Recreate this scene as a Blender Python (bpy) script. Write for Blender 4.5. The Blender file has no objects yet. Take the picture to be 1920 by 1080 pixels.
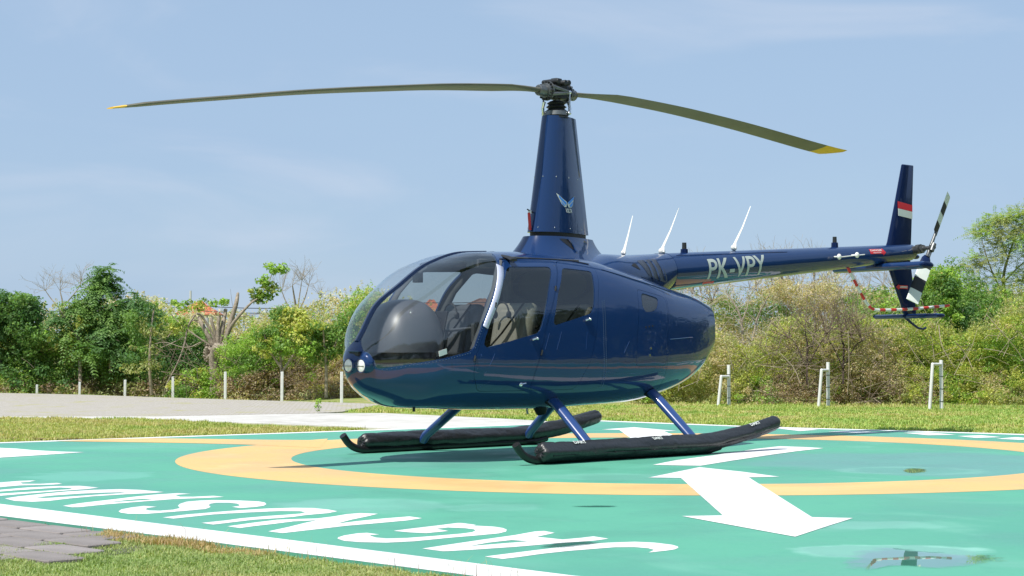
import bpy, bmesh, math, random
import numpy as np
from mathutils import Vector, Matrix

random.seed(7)
rng = np.random.default_rng(11)
scene = bpy.context.scene
COL = scene.collection

# ------------------------------------------------------------ camera, sky, sun
CAM_H = 0.961
cam_data = bpy.data.cameras.new("camera")
cam = bpy.data.objects.new("camera", cam_data)
COL.objects.link(cam)
cam.location = (0, 0, CAM_H)
cam.rotation_euler = (math.radians(90) + math.atan2(654 - 540, 3388.0), 0, 0)
cam_data.sensor_width = 36.0
cam_data.lens = 3388.0 / 1920 * 36.0
cam_data.clip_start = 0.1
cam_data.clip_end = 3000
scene.camera = cam

SUN = Vector((-0.37, -0.51, 1.0)).normalized()
ELEV = math.asin(SUN.z)
AZ = math.atan2(SUN.x, SUN.y)

world = bpy.data.worlds.new("World")
scene.world = world
world.use_nodes = True
wt = world.node_tree
wt.nodes.clear()
w_out = wt.nodes.new("ShaderNodeOutputWorld")
w_bg = wt.nodes.new("ShaderNodeBackground")
w_sky = wt.nodes.new("ShaderNodeTexSky")
w_sky.sky_type = 'NISHITA'
w_sky.sun_disc = False
w_sky.sun_elevation = ELEV
w_sky.sun_rotation = AZ % (2 * math.pi)
w_sky.altitude = 10
w_sky.air_density = 1.0
w_sky.dust_density = 0.6
w_sky.ozone_density = 2.0
# thin high cloud veil: noise on the sky direction, stretched sideways
w_tc = wt.nodes.new("ShaderNodeTexCoord")
w_map = wt.nodes.new("ShaderNodeMapping")
w_map.inputs["Scale"].default_value = (1.6, 1.6, 5.0)
w_map.inputs["Location"].default_value = (3.1, 0.4, 0.2)
w_n = wt.nodes.new("ShaderNodeTexNoise")
w_n.inputs["Scale"].default_value = 2.3
w_n.inputs["Detail"].default_value = 7
w_n.inputs["Roughness"].default_value = 0.55
w_n.inputs["Distortion"].default_value = 0.6
w_r = wt.nodes.new("ShaderNodeMapRange")
w_r.inputs["From Min"].default_value = 0.45
w_r.inputs["From Max"].default_value = 0.85
w_r.inputs["To Min"].default_value = 0.78
w_r.inputs["To Max"].default_value = 0.95
w_mix = wt.nodes.new("ShaderNodeMix")
w_mix.data_type = 'RGBA'
w_mix.inputs[7].default_value = (3.15, 4.35, 6.05, 1)
wt.links.new(w_tc.outputs["Generated"], w_map.inputs["Vector"])
wt.links.new(w_map.outputs[0], w_n.inputs["Vector"])
wt.links.new(w_n.outputs["Fac"], w_r.inputs["Value"])
wt.links.new(w_r.outputs[0], w_mix.inputs[0])
wt.links.new(w_sky.outputs[0], w_mix.inputs[6])
w_n2 = wt.nodes.new("ShaderNodeTexNoise")     # a few faint cirrus wisps
w_n2.inputs["Scale"].default_value = 4.2
w_n2.inputs["Detail"].default_value = 9
w_n2.inputs["Distortion"].default_value = 0.9
w_map2 = wt.nodes.new("ShaderNodeMapping")
w_map2.inputs["Scale"].default_value = (1.0, 1.0, 3.2)
w_map2.inputs["Location"].default_value = (0.6, 1.7, 0.0)
wt.links.new(w_tc.outputs["Generated"], w_map2.inputs["Vector"])
wt.links.new(w_map2.outputs[0], w_n2.inputs["Vector"])
w_r2 = wt.nodes.new("ShaderNodeMapRange")
w_r2.interpolation_type = 'SMOOTHSTEP'
w_r2.inputs["From Min"].default_value = 0.50
w_r2.inputs["From Max"].default_value = 0.78
w_r2.inputs["To Max"].default_value = 0.5
wt.links.new(w_n2.outputs["Fac"], w_r2.inputs["Value"])
w_mix2 = wt.nodes.new("ShaderNodeMix")
w_mix2.data_type = 'RGBA'
w_mix2.inputs[7].default_value = (5.0, 5.6, 6.7, 1)
wt.links.new(w_r2.outputs[0], w_mix2.inputs[0])
wt.links.new(w_mix.outputs[2], w_mix2.inputs[6])
wt.links.new(w_mix2.outputs[2], w_bg.inputs["Color"])
w_bg.inputs["Strength"].default_value = 0.10
wt.links.new(w_bg.outputs[0], w_out.inputs[0])

sun_d = bpy.data.lights.new("sun", 'SUN')
sun_d.energy = 4.2
sun_d.angle = math.radians(0.53)
sun_d.color = (1.0, 0.955, 0.88)
sun = bpy.data.objects.new("sun", sun_d)
COL.objects.link(sun)
sun.rotation_euler = SUN.to_track_quat('Z', 'Y').to_euler()
sun.location = (-20, -30, 60)

scene.view_settings.view_transform = 'Standard'
scene.view_settings.look = 'None'
scene.view_settings.gamma = 1.0
scene.view_settings.exposure = 0.35
scene.view_settings.use_curve_mapping = False
scene.render.engine = 'CYCLES'
scene.cycles.max_bounces = 8
scene.cycles.transparent_max_bounces = 12
scene.cycles.use_denoising = True

# ------------------------------------------------------------ materials
def nodes_of(name):
    m = bpy.data.materials.new(name)
    m.use_nodes = True
    nt = m.node_tree
    nt.nodes.clear()
    out = nt.nodes.new("ShaderNodeOutputMaterial")
    return m, nt, out

def pbr(name, col, rough=0.5, metal=0.0, coat=0.0, bump=0.0, bscale=60.0, var=0.0, vscale=8.0,
        col2=None, spec=0.5, coat_rough=0.03, dent=0.0, dscale=3.0):
    m, nt, out = nodes_of(name)
    b = nt.nodes.new("ShaderNodeBsdfPrincipled")
    b.inputs["Base Color"].default_value = (*col, 1)
    b.inputs["Roughness"].default_value = rough
    b.inputs["Metallic"].default_value = metal
    b.inputs["Specular IOR Level"].default_value = spec
    if coat:
        b.inputs["Coat Weight"].default_value = coat
        b.inputs["Coat Roughness"].default_value = coat_rough
        b.inputs["Coat IOR"].default_value = 1.5
    tc = nt.nodes.new("ShaderNodeTexCoord")
    if var > 0 or col2:
        n = nt.nodes.new("ShaderNodeTexNoise")
        n.inputs["Scale"].default_value = vscale
        n.inputs["Detail"].default_value = 6
        nt.links.new(tc.outputs["Object"], n.inputs["Vector"])
        mr = nt.nodes.new("ShaderNodeMapRange")
        mr.inputs["From Min"].default_value = 0.3
        mr.inputs["From Max"].default_value = 0.7
        nt.links.new(n.outputs["Fac"], mr.inputs["Value"])
        mx = nt.nodes.new("ShaderNodeMix")
        mx.data_type = 'RGBA'
        c2 = col2 or tuple(c * (1 - var) for c in col)
        mx.inputs[6].default_value = (*col, 1)
        mx.inputs[7].default_value = (*c2, 1)
        nt.links.new(mr.outputs[0], mx.inputs[0])
        nt.links.new(mx.outputs[2], b.inputs["Base Color"])
    if bump > 0:
        n2 = nt.nodes.new("ShaderNodeTexNoise")
        n2.inputs["Scale"].default_value = bscale
        n2.inputs["Detail"].default_value = 5
        nt.links.new(tc.outputs["Object"], n2.inputs["Vector"])
        bp = nt.nodes.new("ShaderNodeBump")
        bp.inputs["Strength"].default_value = bump
        bp.inputs["Distance"].default_value = 0.01
        nt.links.new(n2.outputs["Fac"], bp.inputs["Height"])
        nt.links.new(bp.outputs[0], b.inputs["Normal"])
    if coat and dent:
        # sheet metal is never quite flat: long soft waves in the clear coat
        n3 = nt.nodes.new("ShaderNodeTexNoise")
        n3.inputs["Scale"].default_value = dscale
        n3.inputs["Detail"].default_value = 2
        nt.links.new(tc.outputs["Object"], n3.inputs["Vector"])
        b3 = nt.nodes.new("ShaderNodeBump")
        b3.inputs["Strength"].default_value = 1.0
        b3.inputs["Distance"].default_value = dent
        nt.links.new(n3.outputs["Fac"], b3.inputs["Height"])
        nt.links.new(b3.outputs[0], b.inputs["Coat Normal"])
        nt.links.new(b3.outputs[0], b.inputs["Normal"])
    nt.links.new(b.outputs[0], out.inputs[0])
    return m

def glass(name, tint, refl=1.0, rough=0.0, f0=0.09, wave=0.03):
    m, nt, out = nodes_of(name)
    tr = nt.nodes.new("ShaderNodeBsdfTransparent")
    tr.inputs[0].default_value = (*tint, 1)
    gl = nt.nodes.new("ShaderNodeBsdfGlossy")
    gl.inputs["Roughness"].default_value = rough
    gl.inputs["Color"].default_value = (refl, refl, refl, 1)
    # two surfaces of a thin pane: fresnel counted about twice
    # schlick's curve on the unsigned angle, so it holds from inside as well
    ge = nt.nodes.new("ShaderNodeNewGeometry")
    dt = nt.nodes.new("ShaderNodeVectorMath"); dt.operation = 'DOT_PRODUCT'
    nt.links.new(ge.outputs["Incoming"], dt.inputs[0]); nt.links.new(ge.outputs["Normal"], dt.inputs[1])
    def mth(op, a, b=None):
        q = nt.nodes.new("ShaderNodeMath"); q.operation = op
        for i, v in enumerate((a, b)):
            if v is None: continue
            if isinstance(v, (int, float)): q.inputs[i].default_value = v
            else: nt.links.new(v, q.inputs[i])
        return q.outputs[0]
    c_ = mth('ABSOLUTE', dt.outputs["Value"])
    p5 = mth('POWER', mth('SUBTRACT', 1.0, c_), 5.0)
    fac = mth('ADD', mth('MULTIPLY', p5, 1 - f0), f0)
    tc = nt.nodes.new("ShaderNodeTexCoord")
    n = nt.nodes.new("ShaderNodeTexNoise")
    n.inputs["Scale"].default_value = 3.0
    nt.links.new(tc.outputs["Object"], n.inputs["Vector"])
    bp = nt.nodes.new("ShaderNodeBump")
    bp.inputs["Strength"].default_value = wave
    bp.inputs["Distance"].default_value = 0.02
    nt.links.new(n.outputs["Fac"], bp.inputs["Height"])
    nt.links.new(bp.outputs[0], gl.inputs["Normal"])
    mx = nt.nodes.new("ShaderNodeMixShader")
    nt.links.new(fac, mx.inputs[0])
    nt.links.new(tr.outputs[0], mx.inputs[1])
    nt.links.new(gl.outputs[0], mx.inputs[2])
    nt.links.new(mx.outputs[0], out.inputs[0])
    return m

def leaf_mat(name, trans=0.35, rough=0.55):
    m, nt, out = nodes_of(name)
    at = nt.nodes.new("ShaderNodeAttribute")
    at.attribute_name = "tint"
    b = nt.nodes.new("ShaderNodeBsdfPrincipled")
    b.inputs["Roughness"].default_value = rough
    b.inputs["Specular IOR Level"].default_value = 0.35
    t = nt.nodes.new("ShaderNodeBsdfTranslucent")
    nt.links.new(at.outputs["Color"], b.inputs["Base Color"])
    mc = nt.nodes.new("ShaderNodeMix")
    mc.data_type = 'RGBA'
    mc.blend_type = 'MULTIPLY'
    mc.inputs[0].default_value = 1
    mc.inputs[7].default_value = (1.5, 1.6, 0.7, 1)
    nt.links.new(at.outputs["Color"], mc.inputs[6])
    nt.links.new(mc.outputs[2], t.inputs["Color"])
    mx = nt.nodes.new("ShaderNodeMixShader")
    mx.inputs[0].default_value = trans
    nt.links.new(b.outputs[0], mx.inputs[1])
    nt.links.new(t.outputs[0], mx.inputs[2])
    nt.links.new(mx.outputs[0], out.inputs[0])
    return m

M = {}
M['blue'] = pbr("blue_paint", (0.0078, 0.031, 0.110), 0.3, 0.0, coat=1.0, spec=0.05, coat_rough=0.03, dent=0.0035, dscale=3.4)
M['navy'] = pbr("navy_paint", (0.004, 0.014, 0.062), 0.35, 0.0, coat=0.45, spec=0.06, coat_rough=0.04)
M['strut_blue'] = pbr("strut_paint", (0.014, 0.05, 0.19), 0.3, 0.0, coat=0.8)
M['rivet'] = pbr("painted_rivet", (0.10, 0.16, 0.28), 0.35, 0.3)
M['black'] = pbr("black_rubber", (0.012, 0.012, 0.013), 0.55)
M['seal'] = pbr("dark_seal", (0.01, 0.012, 0.02), 0.6)
M['vinyl'] = pbr("black_vinyl", (0.020, 0.021, 0.023), 0.40, bump=0.6, bscale=26, spec=0.6)
M['skid'] = pbr("skid_tube_black", (0.012, 0.012, 0.013), 0.4)
M['white'] = pbr("white_plastic", (0.75, 0.75, 0.73), 0.4)
M['decal_white'] = pbr("decal_white", (0.62, 0.66, 0.62), 0.55)
M['decal_pale'] = pbr("decal_pale_grey", (0.40, 0.45, 0.42), 0.5)
M['logo_blue'] = pbr("logo_blue", (0.06, 0.26, 0.75), 0.4)
M['red'] = pbr("decal_red", (0.62, 0.02, 0.03), 0.45)
M['steel'] = pbr("hub_metal", (0.20, 0.21, 0.21), 0.42, 0.75, var=0.35, vscale=30)
M['dark_metal'] = pbr("dark_hub_metal", (0.045, 0.048, 0.05), 0.45, 0.5, var=0.4, vscale=25)
M['bright'] = pbr("bright_metal", (0.75, 0.76, 0.78), 0.18, 1.0)
M['chrome_strip'] = pbr("polished_strip", (0.55, 0.58, 0.72), 0.38, 0.35)
M['olive'] = pbr("olive_blade", (0.13, 0.125, 0.088), 0.5, var=0.25, vscale=3)
M['yellow'] = pbr("tip_yellow", (0.70, 0.42, 0.02), 0.5)
M['leather'] = pbr("grey_leather", (0.33, 0.31, 0.27), 0.5, bump=0.2, bscale=40)
M['leather_dark'] = pbr("dark_grey_leather", (0.06, 0.065, 0.07), 0.5, bump=0.2, bscale=40)
M['liner'] = pbr("cabin_liner", (0.075, 0.08, 0.085), 0.75)
M['panel'] = pbr("console_grey", (0.085, 0.09, 0.10), 0.38)
M['carpet'] = pbr("cabin_carpet", (0.03, 0.03, 0.032), 0.95)
M['windshield'] = glass("windshield_glass", (0.90, 0.92, 0.93))
M['side_glass'] = glass("tinted_side_glass", (0.58, 0.61, 0.57))
M['water'] = glass("thin_water", (0.80, 0.86, 0.84), 1.0, 0.0, 0.02, 0.012)
def soften(m):
    # water thins out to nothing at the rim of a puddle
    nt = m.node_tree
    out = [n for n in nt.nodes if n.type == 'OUTPUT_MATERIAL'][0]
    src = out.inputs[0].links[0].from_socket
    at = nt.nodes.new("ShaderNodeAttribute"); at.attribute_name = "tint"
    tc = nt.nodes.new("ShaderNodeTexCoord")
    n = nt.nodes.new("ShaderNodeTexNoise"); n.inputs["Scale"].default_value = 9; n.inputs["Detail"].default_value = 8
    nt.links.new(tc.outputs["Object"], n.inputs["Vector"])
    ad = nt.nodes.new("ShaderNodeMath"); ad.operation = 'ADD'
    nt.links.new(at.outputs["Fac"], ad.inputs[0]); nt.links.new(n.outputs["Fac"], ad.inputs[1])
    mr = nt.nodes.new("ShaderNodeMapRange"); mr.inputs["From Min"].default_value = 0.62; mr.inputs["From Max"].default_value = 1.0
    nt.links.new(ad.outputs[0], mr.inputs["Value"])
    tr = nt.nodes.new("ShaderNodeBsdfTransparent")
    mx = nt.nodes.new("ShaderNodeMixShader")
    nt.links.new(mr.outputs[0], mx.inputs[0]); nt.links.new(tr.outputs[0], mx.inputs[1]); nt.links.new(src, mx.inputs[2])
    nt.links.new(mx.outputs[0], out.inputs[0])
soften(M['water'])
M['lens'] = glass("lamp_lens", (0.9, 0.9, 0.9))
M['lamp_glass'] = pbr("lamp_glass", (0.80, 0.81, 0.80), 0.12, 0.0, coat=1.0, var=0.25, vscale=30)
M['reflector'] = pbr("lamp_reflector", (0.92, 0.91, 0.86), 0.3, 0.15)
M['mesh_grey'] = pbr("intake_mesh", (0.07, 0.085, 0.12), 0.55, 0.3, bump=0.8, bscale=220)
M['leaf'] = leaf_mat("leaf")
M['grass_blade'] = leaf_mat("grass_blade", 0.3, 0.6)
M['bark'] = pbr("bark", (0.42, 0.35, 0.27), 0.9, bump=0.8, bscale=30, var=0.5, vscale=14)
M['bark_dark'] = pbr("dark_bark", (0.085, 0.06, 0.05), 0.9, bump=0.8, bscale=30, var=0.5, vscale=14)
M['post'] = pbr("whitewashed_post", (0.80, 0.80, 0.78), 0.8, var=0.15, vscale=14, bump=0.3, bscale=60)
M['pipe'] = pbr("white_pipe_paint", (0.80, 0.80, 0.79), 0.5, 0.0, var=0.15, vscale=10)
M['wall'] = pbr("house_wall", (0.6, 0.56, 0.5), 0.9, var=0.15)
M['tile'] = pbr("orange_roof_tile", (0.55, 0.17, 0.09), 0.85, var=0.3, vscale=2)
M['tile_brown'] = pbr("brown_roof_tile", (0.20, 0.10, 0.07), 0.85, var=0.3, vscale=2)
M['pole'] = pbr("concrete_pole", (0.5, 0.5, 0.48), 0.85)

def mat_noise_ground(name, cols, scales, rough=0.95, bump=0.6, bscale=40.0, bdist=0.02):
    """base colour mixed from several real surface colours by noise at two scales"""
    m, nt, out = nodes_of(name)
    b = nt.nodes.new("ShaderNodeBsdfPrincipled")
    b.inputs["Roughness"].default_value = rough
    b.inputs["Specular IOR Level"].default_value = 0.2
    tc = nt.nodes.new("ShaderNodeTexCoord")
    prev = None
    for i, (c, s) in enumerate(zip(cols[1:], scales)):
        n = nt.nodes.new("ShaderNodeTexNoise")
        n.inputs["Scale"].default_value = s
        n.inputs["Detail"].default_value = 8
        n.inputs["Roughness"].default_value = 0.6
        nt.links.new(tc.outputs["Object"], n.inputs["Vector"])
        mr = nt.nodes.new("ShaderNodeMapRange")
        mr.inputs["From Min"].default_value = 0.42
        mr.inputs["From Max"].default_value = 0.62
        nt.links.new(n.outputs["Fac"], mr.inputs["Value"])
        mx = nt.nodes.new("ShaderNodeMix")
        mx.data_type = 'RGBA'
        if prev is None:
            mx.inputs[6].default_value = (*cols[0], 1)
        else:
            nt.links.new(prev, mx.inputs[6])
        mx.inputs[7].default_value = (*c, 1)
        nt.links.new(mr.outputs[0], mx.inputs[0])
        prev = mx.outputs[2]
    nt.links.new(prev, b.inputs["Base Color"])
    n2 = nt.nodes.new("ShaderNodeTexNoise")
    n2.inputs["Scale"].default_value = bscale
    n2.inputs["Detail"].default_value = 6
    nt.links.new(tc.outputs["Object"], n2.inputs["Vector"])
    bp = nt.nodes.new("ShaderNodeBump")
    bp.inputs["Strength"].default_value = bump
    bp.inputs["Distance"].default_value = bdist
    nt.links.new(n2.outputs["Fac"], bp.inputs["Height"])
    nt.links.new(bp.outputs[0], b.inputs["Normal"])
    nt.links.new(b.outputs[0], out.inputs[0])
    return m

M['ground'] = mat_noise_ground("lawn_soil", [(0.26, 0.29, 0.09), (0.36, 0.32, 0.14), (0.21, 0.28, 0.07)], [0.9, 3.5])
M['concrete'] = mat_noise_ground("pale_concrete", [(0.56, 0.54, 0.50), (0.47, 0.45, 0.41), (0.60, 0.58, 0.54)], [0.5, 3.0], 0.85, 0.25)

def paint_mat(name, col, col_wet, col_pale, rough=0.42, stains=()):
    """old floor paint: rubbed paler streaks, damp darker patches, faint grain"""
    m, nt, out = nodes_of(name)
    b = nt.nodes.new("ShaderNodeBsdfPrincipled")
    b.inputs["Roughness"].default_value = rough
    b.inputs["Specular IOR Level"].default_value = 0.3
    tc = nt.nodes.new("ShaderNodeTexCoord")
    def mask(scale, lo, hi, detail=7, dist=0.0, loc=(0, 0, 0), top=1.0):
        mp = nt.nodes.new("ShaderNodeMapping")
        mp.inputs["Location"].default_value = loc
        nt.links.new(tc.outputs["Object"], mp.inputs["Vector"])
        n = nt.nodes.new("ShaderNodeTexNoise")
        n.inputs["Scale"].default_value = scale
        n.inputs["Detail"].default_value = detail
        n.inputs["Distortion"].default_value = dist
        nt.links.new(mp.outputs[0], n.inputs["Vector"])
        mr = nt.nodes.new("ShaderNodeMapRange")
        mr.inputs["From Min"].default_value = lo
        mr.inputs["From Max"].default_value = hi
        mr.inputs["To Max"].default_value = top
        nt.links.new(n.outputs["Fac"], mr.inputs["Value"])
        return mr.outputs[0]
    def mix(a, c, f):
        mx = nt.nodes.new("ShaderNodeMix")
        mx.data_type = 'RGBA'
        if isinstance(a, tuple):
            mx.inputs[6].default_value = (*a, 1)
        else:
            nt.links.new(a, mx.inputs[6])
        mx.inputs[7].default_value = (*c, 1)
        nt.links.new(f, mx.inputs[0])
        return mx.outputs[2]
    c = mix(col, col_wet, mask(0.22, 0.46, 0.66, 4, 0.6, (2, 5, 0), 0.75))
    c = mix(c, col_pale, mask(0.7, 0.56, 0.68, 8, 1.2, (0, 3, 1), 0.45))
    c = mix(c, col_wet, mask(6.0, 0.55, 0.8, 6, 0.3, (4, 1, 1), 0.4))
    for (cx, cy, rx, ry, scol, amt, wob) in stains:     # damp and rubbed spots, soft ragged rims
        mp = nt.nodes.new("ShaderNodeMapping"); mp.vector_type = 'TEXTURE'
        mp.inputs["Location"].default_value = (cx, cy, 0)
        mp.inputs["Scale"].default_value = (rx, ry, 50)
        nt.links.new(tc.outputs["Object"], mp.inputs["Vector"])
        ln = nt.nodes.new("ShaderNodeVectorMath"); ln.operation = 'LENGTH'
        nt.links.new(mp.outputs[0], ln.inputs[0])
        n = nt.nodes.new("ShaderNodeTexNoise"); n.inputs["Scale"].default_value = 3.5 / max(rx, 0.15) * 0.5; n.inputs["Detail"].default_value = 8
        nt.links.new(tc.outputs["Object"], n.inputs["Vector"])
        ad = nt.nodes.new("ShaderNodeMath"); ad.operation = 'MULTIPLY_ADD'
        nt.links.new(n.outputs["Fac"], ad.inputs[0]); ad.inputs[1].default_value = wob * 2; nt.links.new(ln.outputs["Value"], ad.inputs[2])
        mr = nt.nodes.new("ShaderNodeMapRange")
        mr.inputs["From Min"].default_value = 1.0 + wob; mr.inputs["From Max"].default_value = 0.80 + wob
        mr.inputs["To Max"].default_value = amt
        nt.links.new(ad.outputs[0], mr.inputs["Value"])
        c = mix(c, scol, mr.outputs[0])
    nt.links.new(c, b.inputs["Base Color"])
    rr = nt.nodes.new("ShaderNodeMapRange")
    rr.inputs["To Min"].default_value = rough
    rr.inputs["To Max"].default_value = rough + 0.3
    nt.links.new(mask(1.3, 0.4, 0.6, 6), rr.inputs["Value"])
    nt.links.new(rr.outputs[0], b.inputs["Roughness"])
    n2 = nt.nodes.new("ShaderNodeTexNoise")
    n2.inputs["Scale"].default_value = 160
    nt.links.new(tc.outputs["Object"], n2.inputs["Vector"])
    bp = nt.nodes.new("ShaderNodeBump")
    bp.inputs["Strength"].default_value = 0.25
    bp.inputs["Distance"].default_value = 0.002
    nt.links.new(n2.outputs["Fac"], bp.inputs["Height"])
    nt.links.new(bp.outputs[0], b.inputs["Normal"])
    nt.links.new(b.outputs[0], out.inputs[0])
    return m

M['pad_green'] = paint_mat("pad_green_paint", (0.105, 0.37, 0.255), (0.085, 0.30, 0.235), (0.17, 0.43, 0.33),
                           stains=[(3.5, 15.3, 1.7, 1.7, (0.135, 0.32, 0.29), 0.9, 0.5), (3.15, 14.3, 0.62, 0.5, (0.19, 0.43, 0.36), 0.6, 0.4), (3.15, 14.3, 0.52, 0.42, (0.125, 0.33, 0.28), 0.8, 0.4),
                                   (1.80, 8.60, 0.50, 0.34, (0.24, 0.52, 0.42), 0.9, 0.5), (1.80, 8.60, 0.46, 0.30, (0.16, 0.38, 0.31), 0.8, 0.5),
                                   (-0.12, 10.99, 0.34, 0.30, (0.17, 0.44, 0.34), 0.5, 0.5), (-3.2, 13.7, 0.5, 0.6, (0.17, 0.44, 0.36), 0.5, 0.5), (-0.9, 11.2, 0.55, 0.5, (0.18, 0.44, 0.35), 0.6, 0.5),
                                   (2.0, 9.9, 0.4, 0.25, (0.19, 0.45, 0.36), 0.6, 0.5), (0.9, 13.6, 0.8, 0.4, (0.17, 0.42, 0.33), 0.5, 0.5)])
M['pad_yellow'] = paint_mat("pad_yellow_paint", (0.72, 0.46, 0.185), (0.68, 0.42, 0.19), (0.76, 0.54, 0.27))
M['pad_white'] = paint_mat("pad_white_paint", (0.80, 0.80, 0.79), (0.76, 0.75, 0.73), (0.82, 0.82, 0.81))
M['pad_stain'] = paint_mat("damp_pad_paint", (0.16, 0.36, 0.32), (0.20, 0.36, 0.36), (0.22, 0.45, 0.38), 0.25)
M['moss'] = pbr("moss_stain", (0.05, 0.19, 0.10), 0.8, var=0.5, vscale=30)

# ------------------------------------------------------------ geometry helpers
_perm = np.random.default_rng(3).permutation(256)
def vnoise(x, y, z=0.0):
    x = np.asarray(x, float); y = np.asarray(y, float); z = np.broadcast_to(np.asarray(z, float), x.shape)
    xi, yi, zi = np.floor(x).astype(int), np.floor(y).astype(int), np.floor(z).astype(int)
    fx, fy, fz = x - xi, y - yi, z - zi
    fx, fy, fz = [q * q * (3 - 2 * q) for q in (fx, fy, fz)]
    def h(a, b, c): return _perm[(_perm[(_perm[a & 255] + b) & 255] + c) & 255] / 255.0
    r = 0
    for i, wx in ((0, 1 - fx), (1, fx)):
        for j, wy in ((0, 1 - fy), (1, fy)):
            for k, wz in ((0, 1 - fz), (1, fz)):
                r = r + wx * wy * wz * h(xi + i, yi + j, zi + k)
    return r

def tag(o, label=None, cat=None, group=None, kind=None):
    if label: o['label'] = label
    if cat: o['category'] = cat
    if group: o['group'] = group
    if kind: o['kind'] = kind
    return o

def empty(name, loc=(0, 0, 0), rz=0.0):
    o = bpy.data.objects.new(name, None)
    o.empty_display_size = 0.2
    o.location = loc
    o.rotation_euler = (0, 0, rz)
    COL.objects.link(o)
    return o

def mesh_obj(name, V, F, mat, parent=None, smooth=False, normals=None, mats=None, fmat=None, tint=None):
    me = bpy.data.meshes.new(name)
    V = np.asarray(V, dtype=np.float32)
    if isinstance(F, np.ndarray):
        k = F.shape[1]
        me.vertices.add(len(V))
        me.vertices.foreach_set("co", V.ravel())
        me.loops.add(F.size)
        me.loops.foreach_set("vertex_index", F.astype(np.int32).ravel())
        me.polygons.add(len(F))
        me.polygons.foreach_set("loop_start", np.arange(0, F.size, k, dtype=np.int32))
        me.polygons.foreach_set("loop_total", np.full(len(F), k, dtype=np.int32))
        me.update(calc_edges=True)
    else:
        me.from_pydata([tuple(v) for v in V.tolist()], [], F)
    me.validate(verbose=False)
    if smooth:
        me.polygons.foreach_set("use_smooth", np.ones(len(me.polygons), dtype=bool))
    for mm in (mats or [mat]):
        me.materials.append(mm)
    if fmat is not None:
        me.polygons.foreach_set("material_index", np.asarray(fmat, dtype=np.int32))
    if tint is not None:
        at = me.color_attributes.new("tint", 'FLOAT_COLOR', 'POINT')
        c = np.ones((len(V), 4), dtype=np.float32)
        c[:, :3] = tint
        at.data.foreach_set("color", c.ravel())
    if normals is not None:
        n = np.asarray(normals, dtype=float)
        me.normals_split_custom_set_from_vertices([tuple(x) for x in n.tolist()])
    o = bpy.data.objects.new(name, me)
    COL.objects.link(o)
    if parent is not None:
        o.parent = parent
    return o

class MB:
    """collects simple solids into one mesh"""
    def __init__(s):
        s.V = []; s.F = []; s.m = []
    def add(s, V, F, mi=0):
        b = len(s.V)
        s.V += [tuple(map(float, v)) for v in V]
        s.F += [tuple(i + b for i in f) for f in F]
        s.m += [mi] * len(F)
        return s
    def box(s, c, d, R=None, mi=0, taper=1.0):
        hx, hy, hz = d[0] / 2, d[1] / 2, d[2] / 2
        vs = []
        for z, t in ((-hz, 1.0), (hz, taper)):
            for x, y in ((-hx, -hy), (hx, -hy), (hx, hy), (-hx, hy)):
                v = Vector((x * t, y * t, z))
                if R is not None: v = R @ v
                vs.append(v + Vector(c))
        return s.add(vs, [(3, 2, 1, 0), (4, 5, 6, 7), (0, 1, 5, 4), (1, 2, 6, 5), (2, 3, 7, 6), (3, 0, 4, 7)], mi)
    def tube(s, pts, rad, n=10, mi=0, cap=True, flat=1.0, flat_dir=None):
        pts = [Vector(p) for p in pts]
        if not hasattr(rad, '__len__'): rad = [rad] * len(pts)
        up = Vector((0, 0, 1))
        rings = []
        prev = None
        for i, p in enumerate(pts):
            t = (pts[min(i + 1, len(pts) - 1)] - pts[max(i - 1, 0)]).normalized()
            if flat_dir is not None:
                a = Vector(flat_dir); a = (a - t * a.dot(t)).normalized()
            elif prev is None:
                a = t.cross(up)
                if a.length < 1e-3: a = t.cross(Vector((1, 0, 0)))
                a.normalize()
            else:
                a = (prev - t * prev.dot(t)).normalized()
            prev = a
            b = t.cross(a)
            rings.append([p + (a * math.cos(k * 2 * math.pi / n) + b * flat * math.sin(k * 2 * math.pi / n)) * rad[i] for k in range(n)])
        V = [v for r in rings for v in r]
        F = []
        for i in range(len(pts) - 1):
            for k in range(n):
                F.append((i * n + k, i * n + (k + 1) % n, (i + 1) * n + (k + 1) % n, (i + 1) * n + k))
        if cap:
            F.append(tuple(range(n - 1, -1, -1)))
            F.append(tuple((len(pts) - 1) * n + k for k in range(n)))
        return s.add(V, F, mi)
    def ball(s, c, r, n=10, mi=0, sc=(1, 1, 1)):
        c = Vector(c)
        V = [c + Vector((0, 0, r * sc[2]))]
        m = n // 2 + 1
        for i in range(1, m):
            a = math.pi * i / m
            for k in range(n):
                b = 2 * math.pi * k / n
                V.append(c + Vector((r * sc[0] * math.sin(a) * math.cos(b), r * sc[1] * math.sin(a) * math.sin(b), r * sc[2] * math.cos(a))))
        V.append(c - Vector((0, 0, r * sc[2])))
        F = [(0, 1 + k, 1 + (k + 1) % n) for k in range(n)]
        for i in range(m - 2):
            for k in range(n):
                a = 1 + i * n; b = a + n
                F.append((a + k, b + k, b + (k + 1) % n, a + (k + 1) % n))
        L = len(V) - 1; a = 1 + (m - 2) * n
        F += [(a + (k + 1) % n, a + k, L) for k in range(n)]
        return s.add(V, F, mi)
    def build(s, name, mat, parent=None, smooth=False, bevel=0.0):
        mats = mat if isinstance(mat, list) else [mat]
        o = mesh_obj(name, s.V, s.F, None, parent, smooth, mats=mats, fmat=s.m)
        if bevel > 0:
            b = o.modifiers.new("bevel", 'BEVEL')
            b.width = bevel; b.segments = 2; b.limit_method = 'ANGLE'
        if smooth:
            try:
                o.data.set_sharp_from_angle(angle=math.radians(50))
            except Exception:
                pass
        return o

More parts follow.
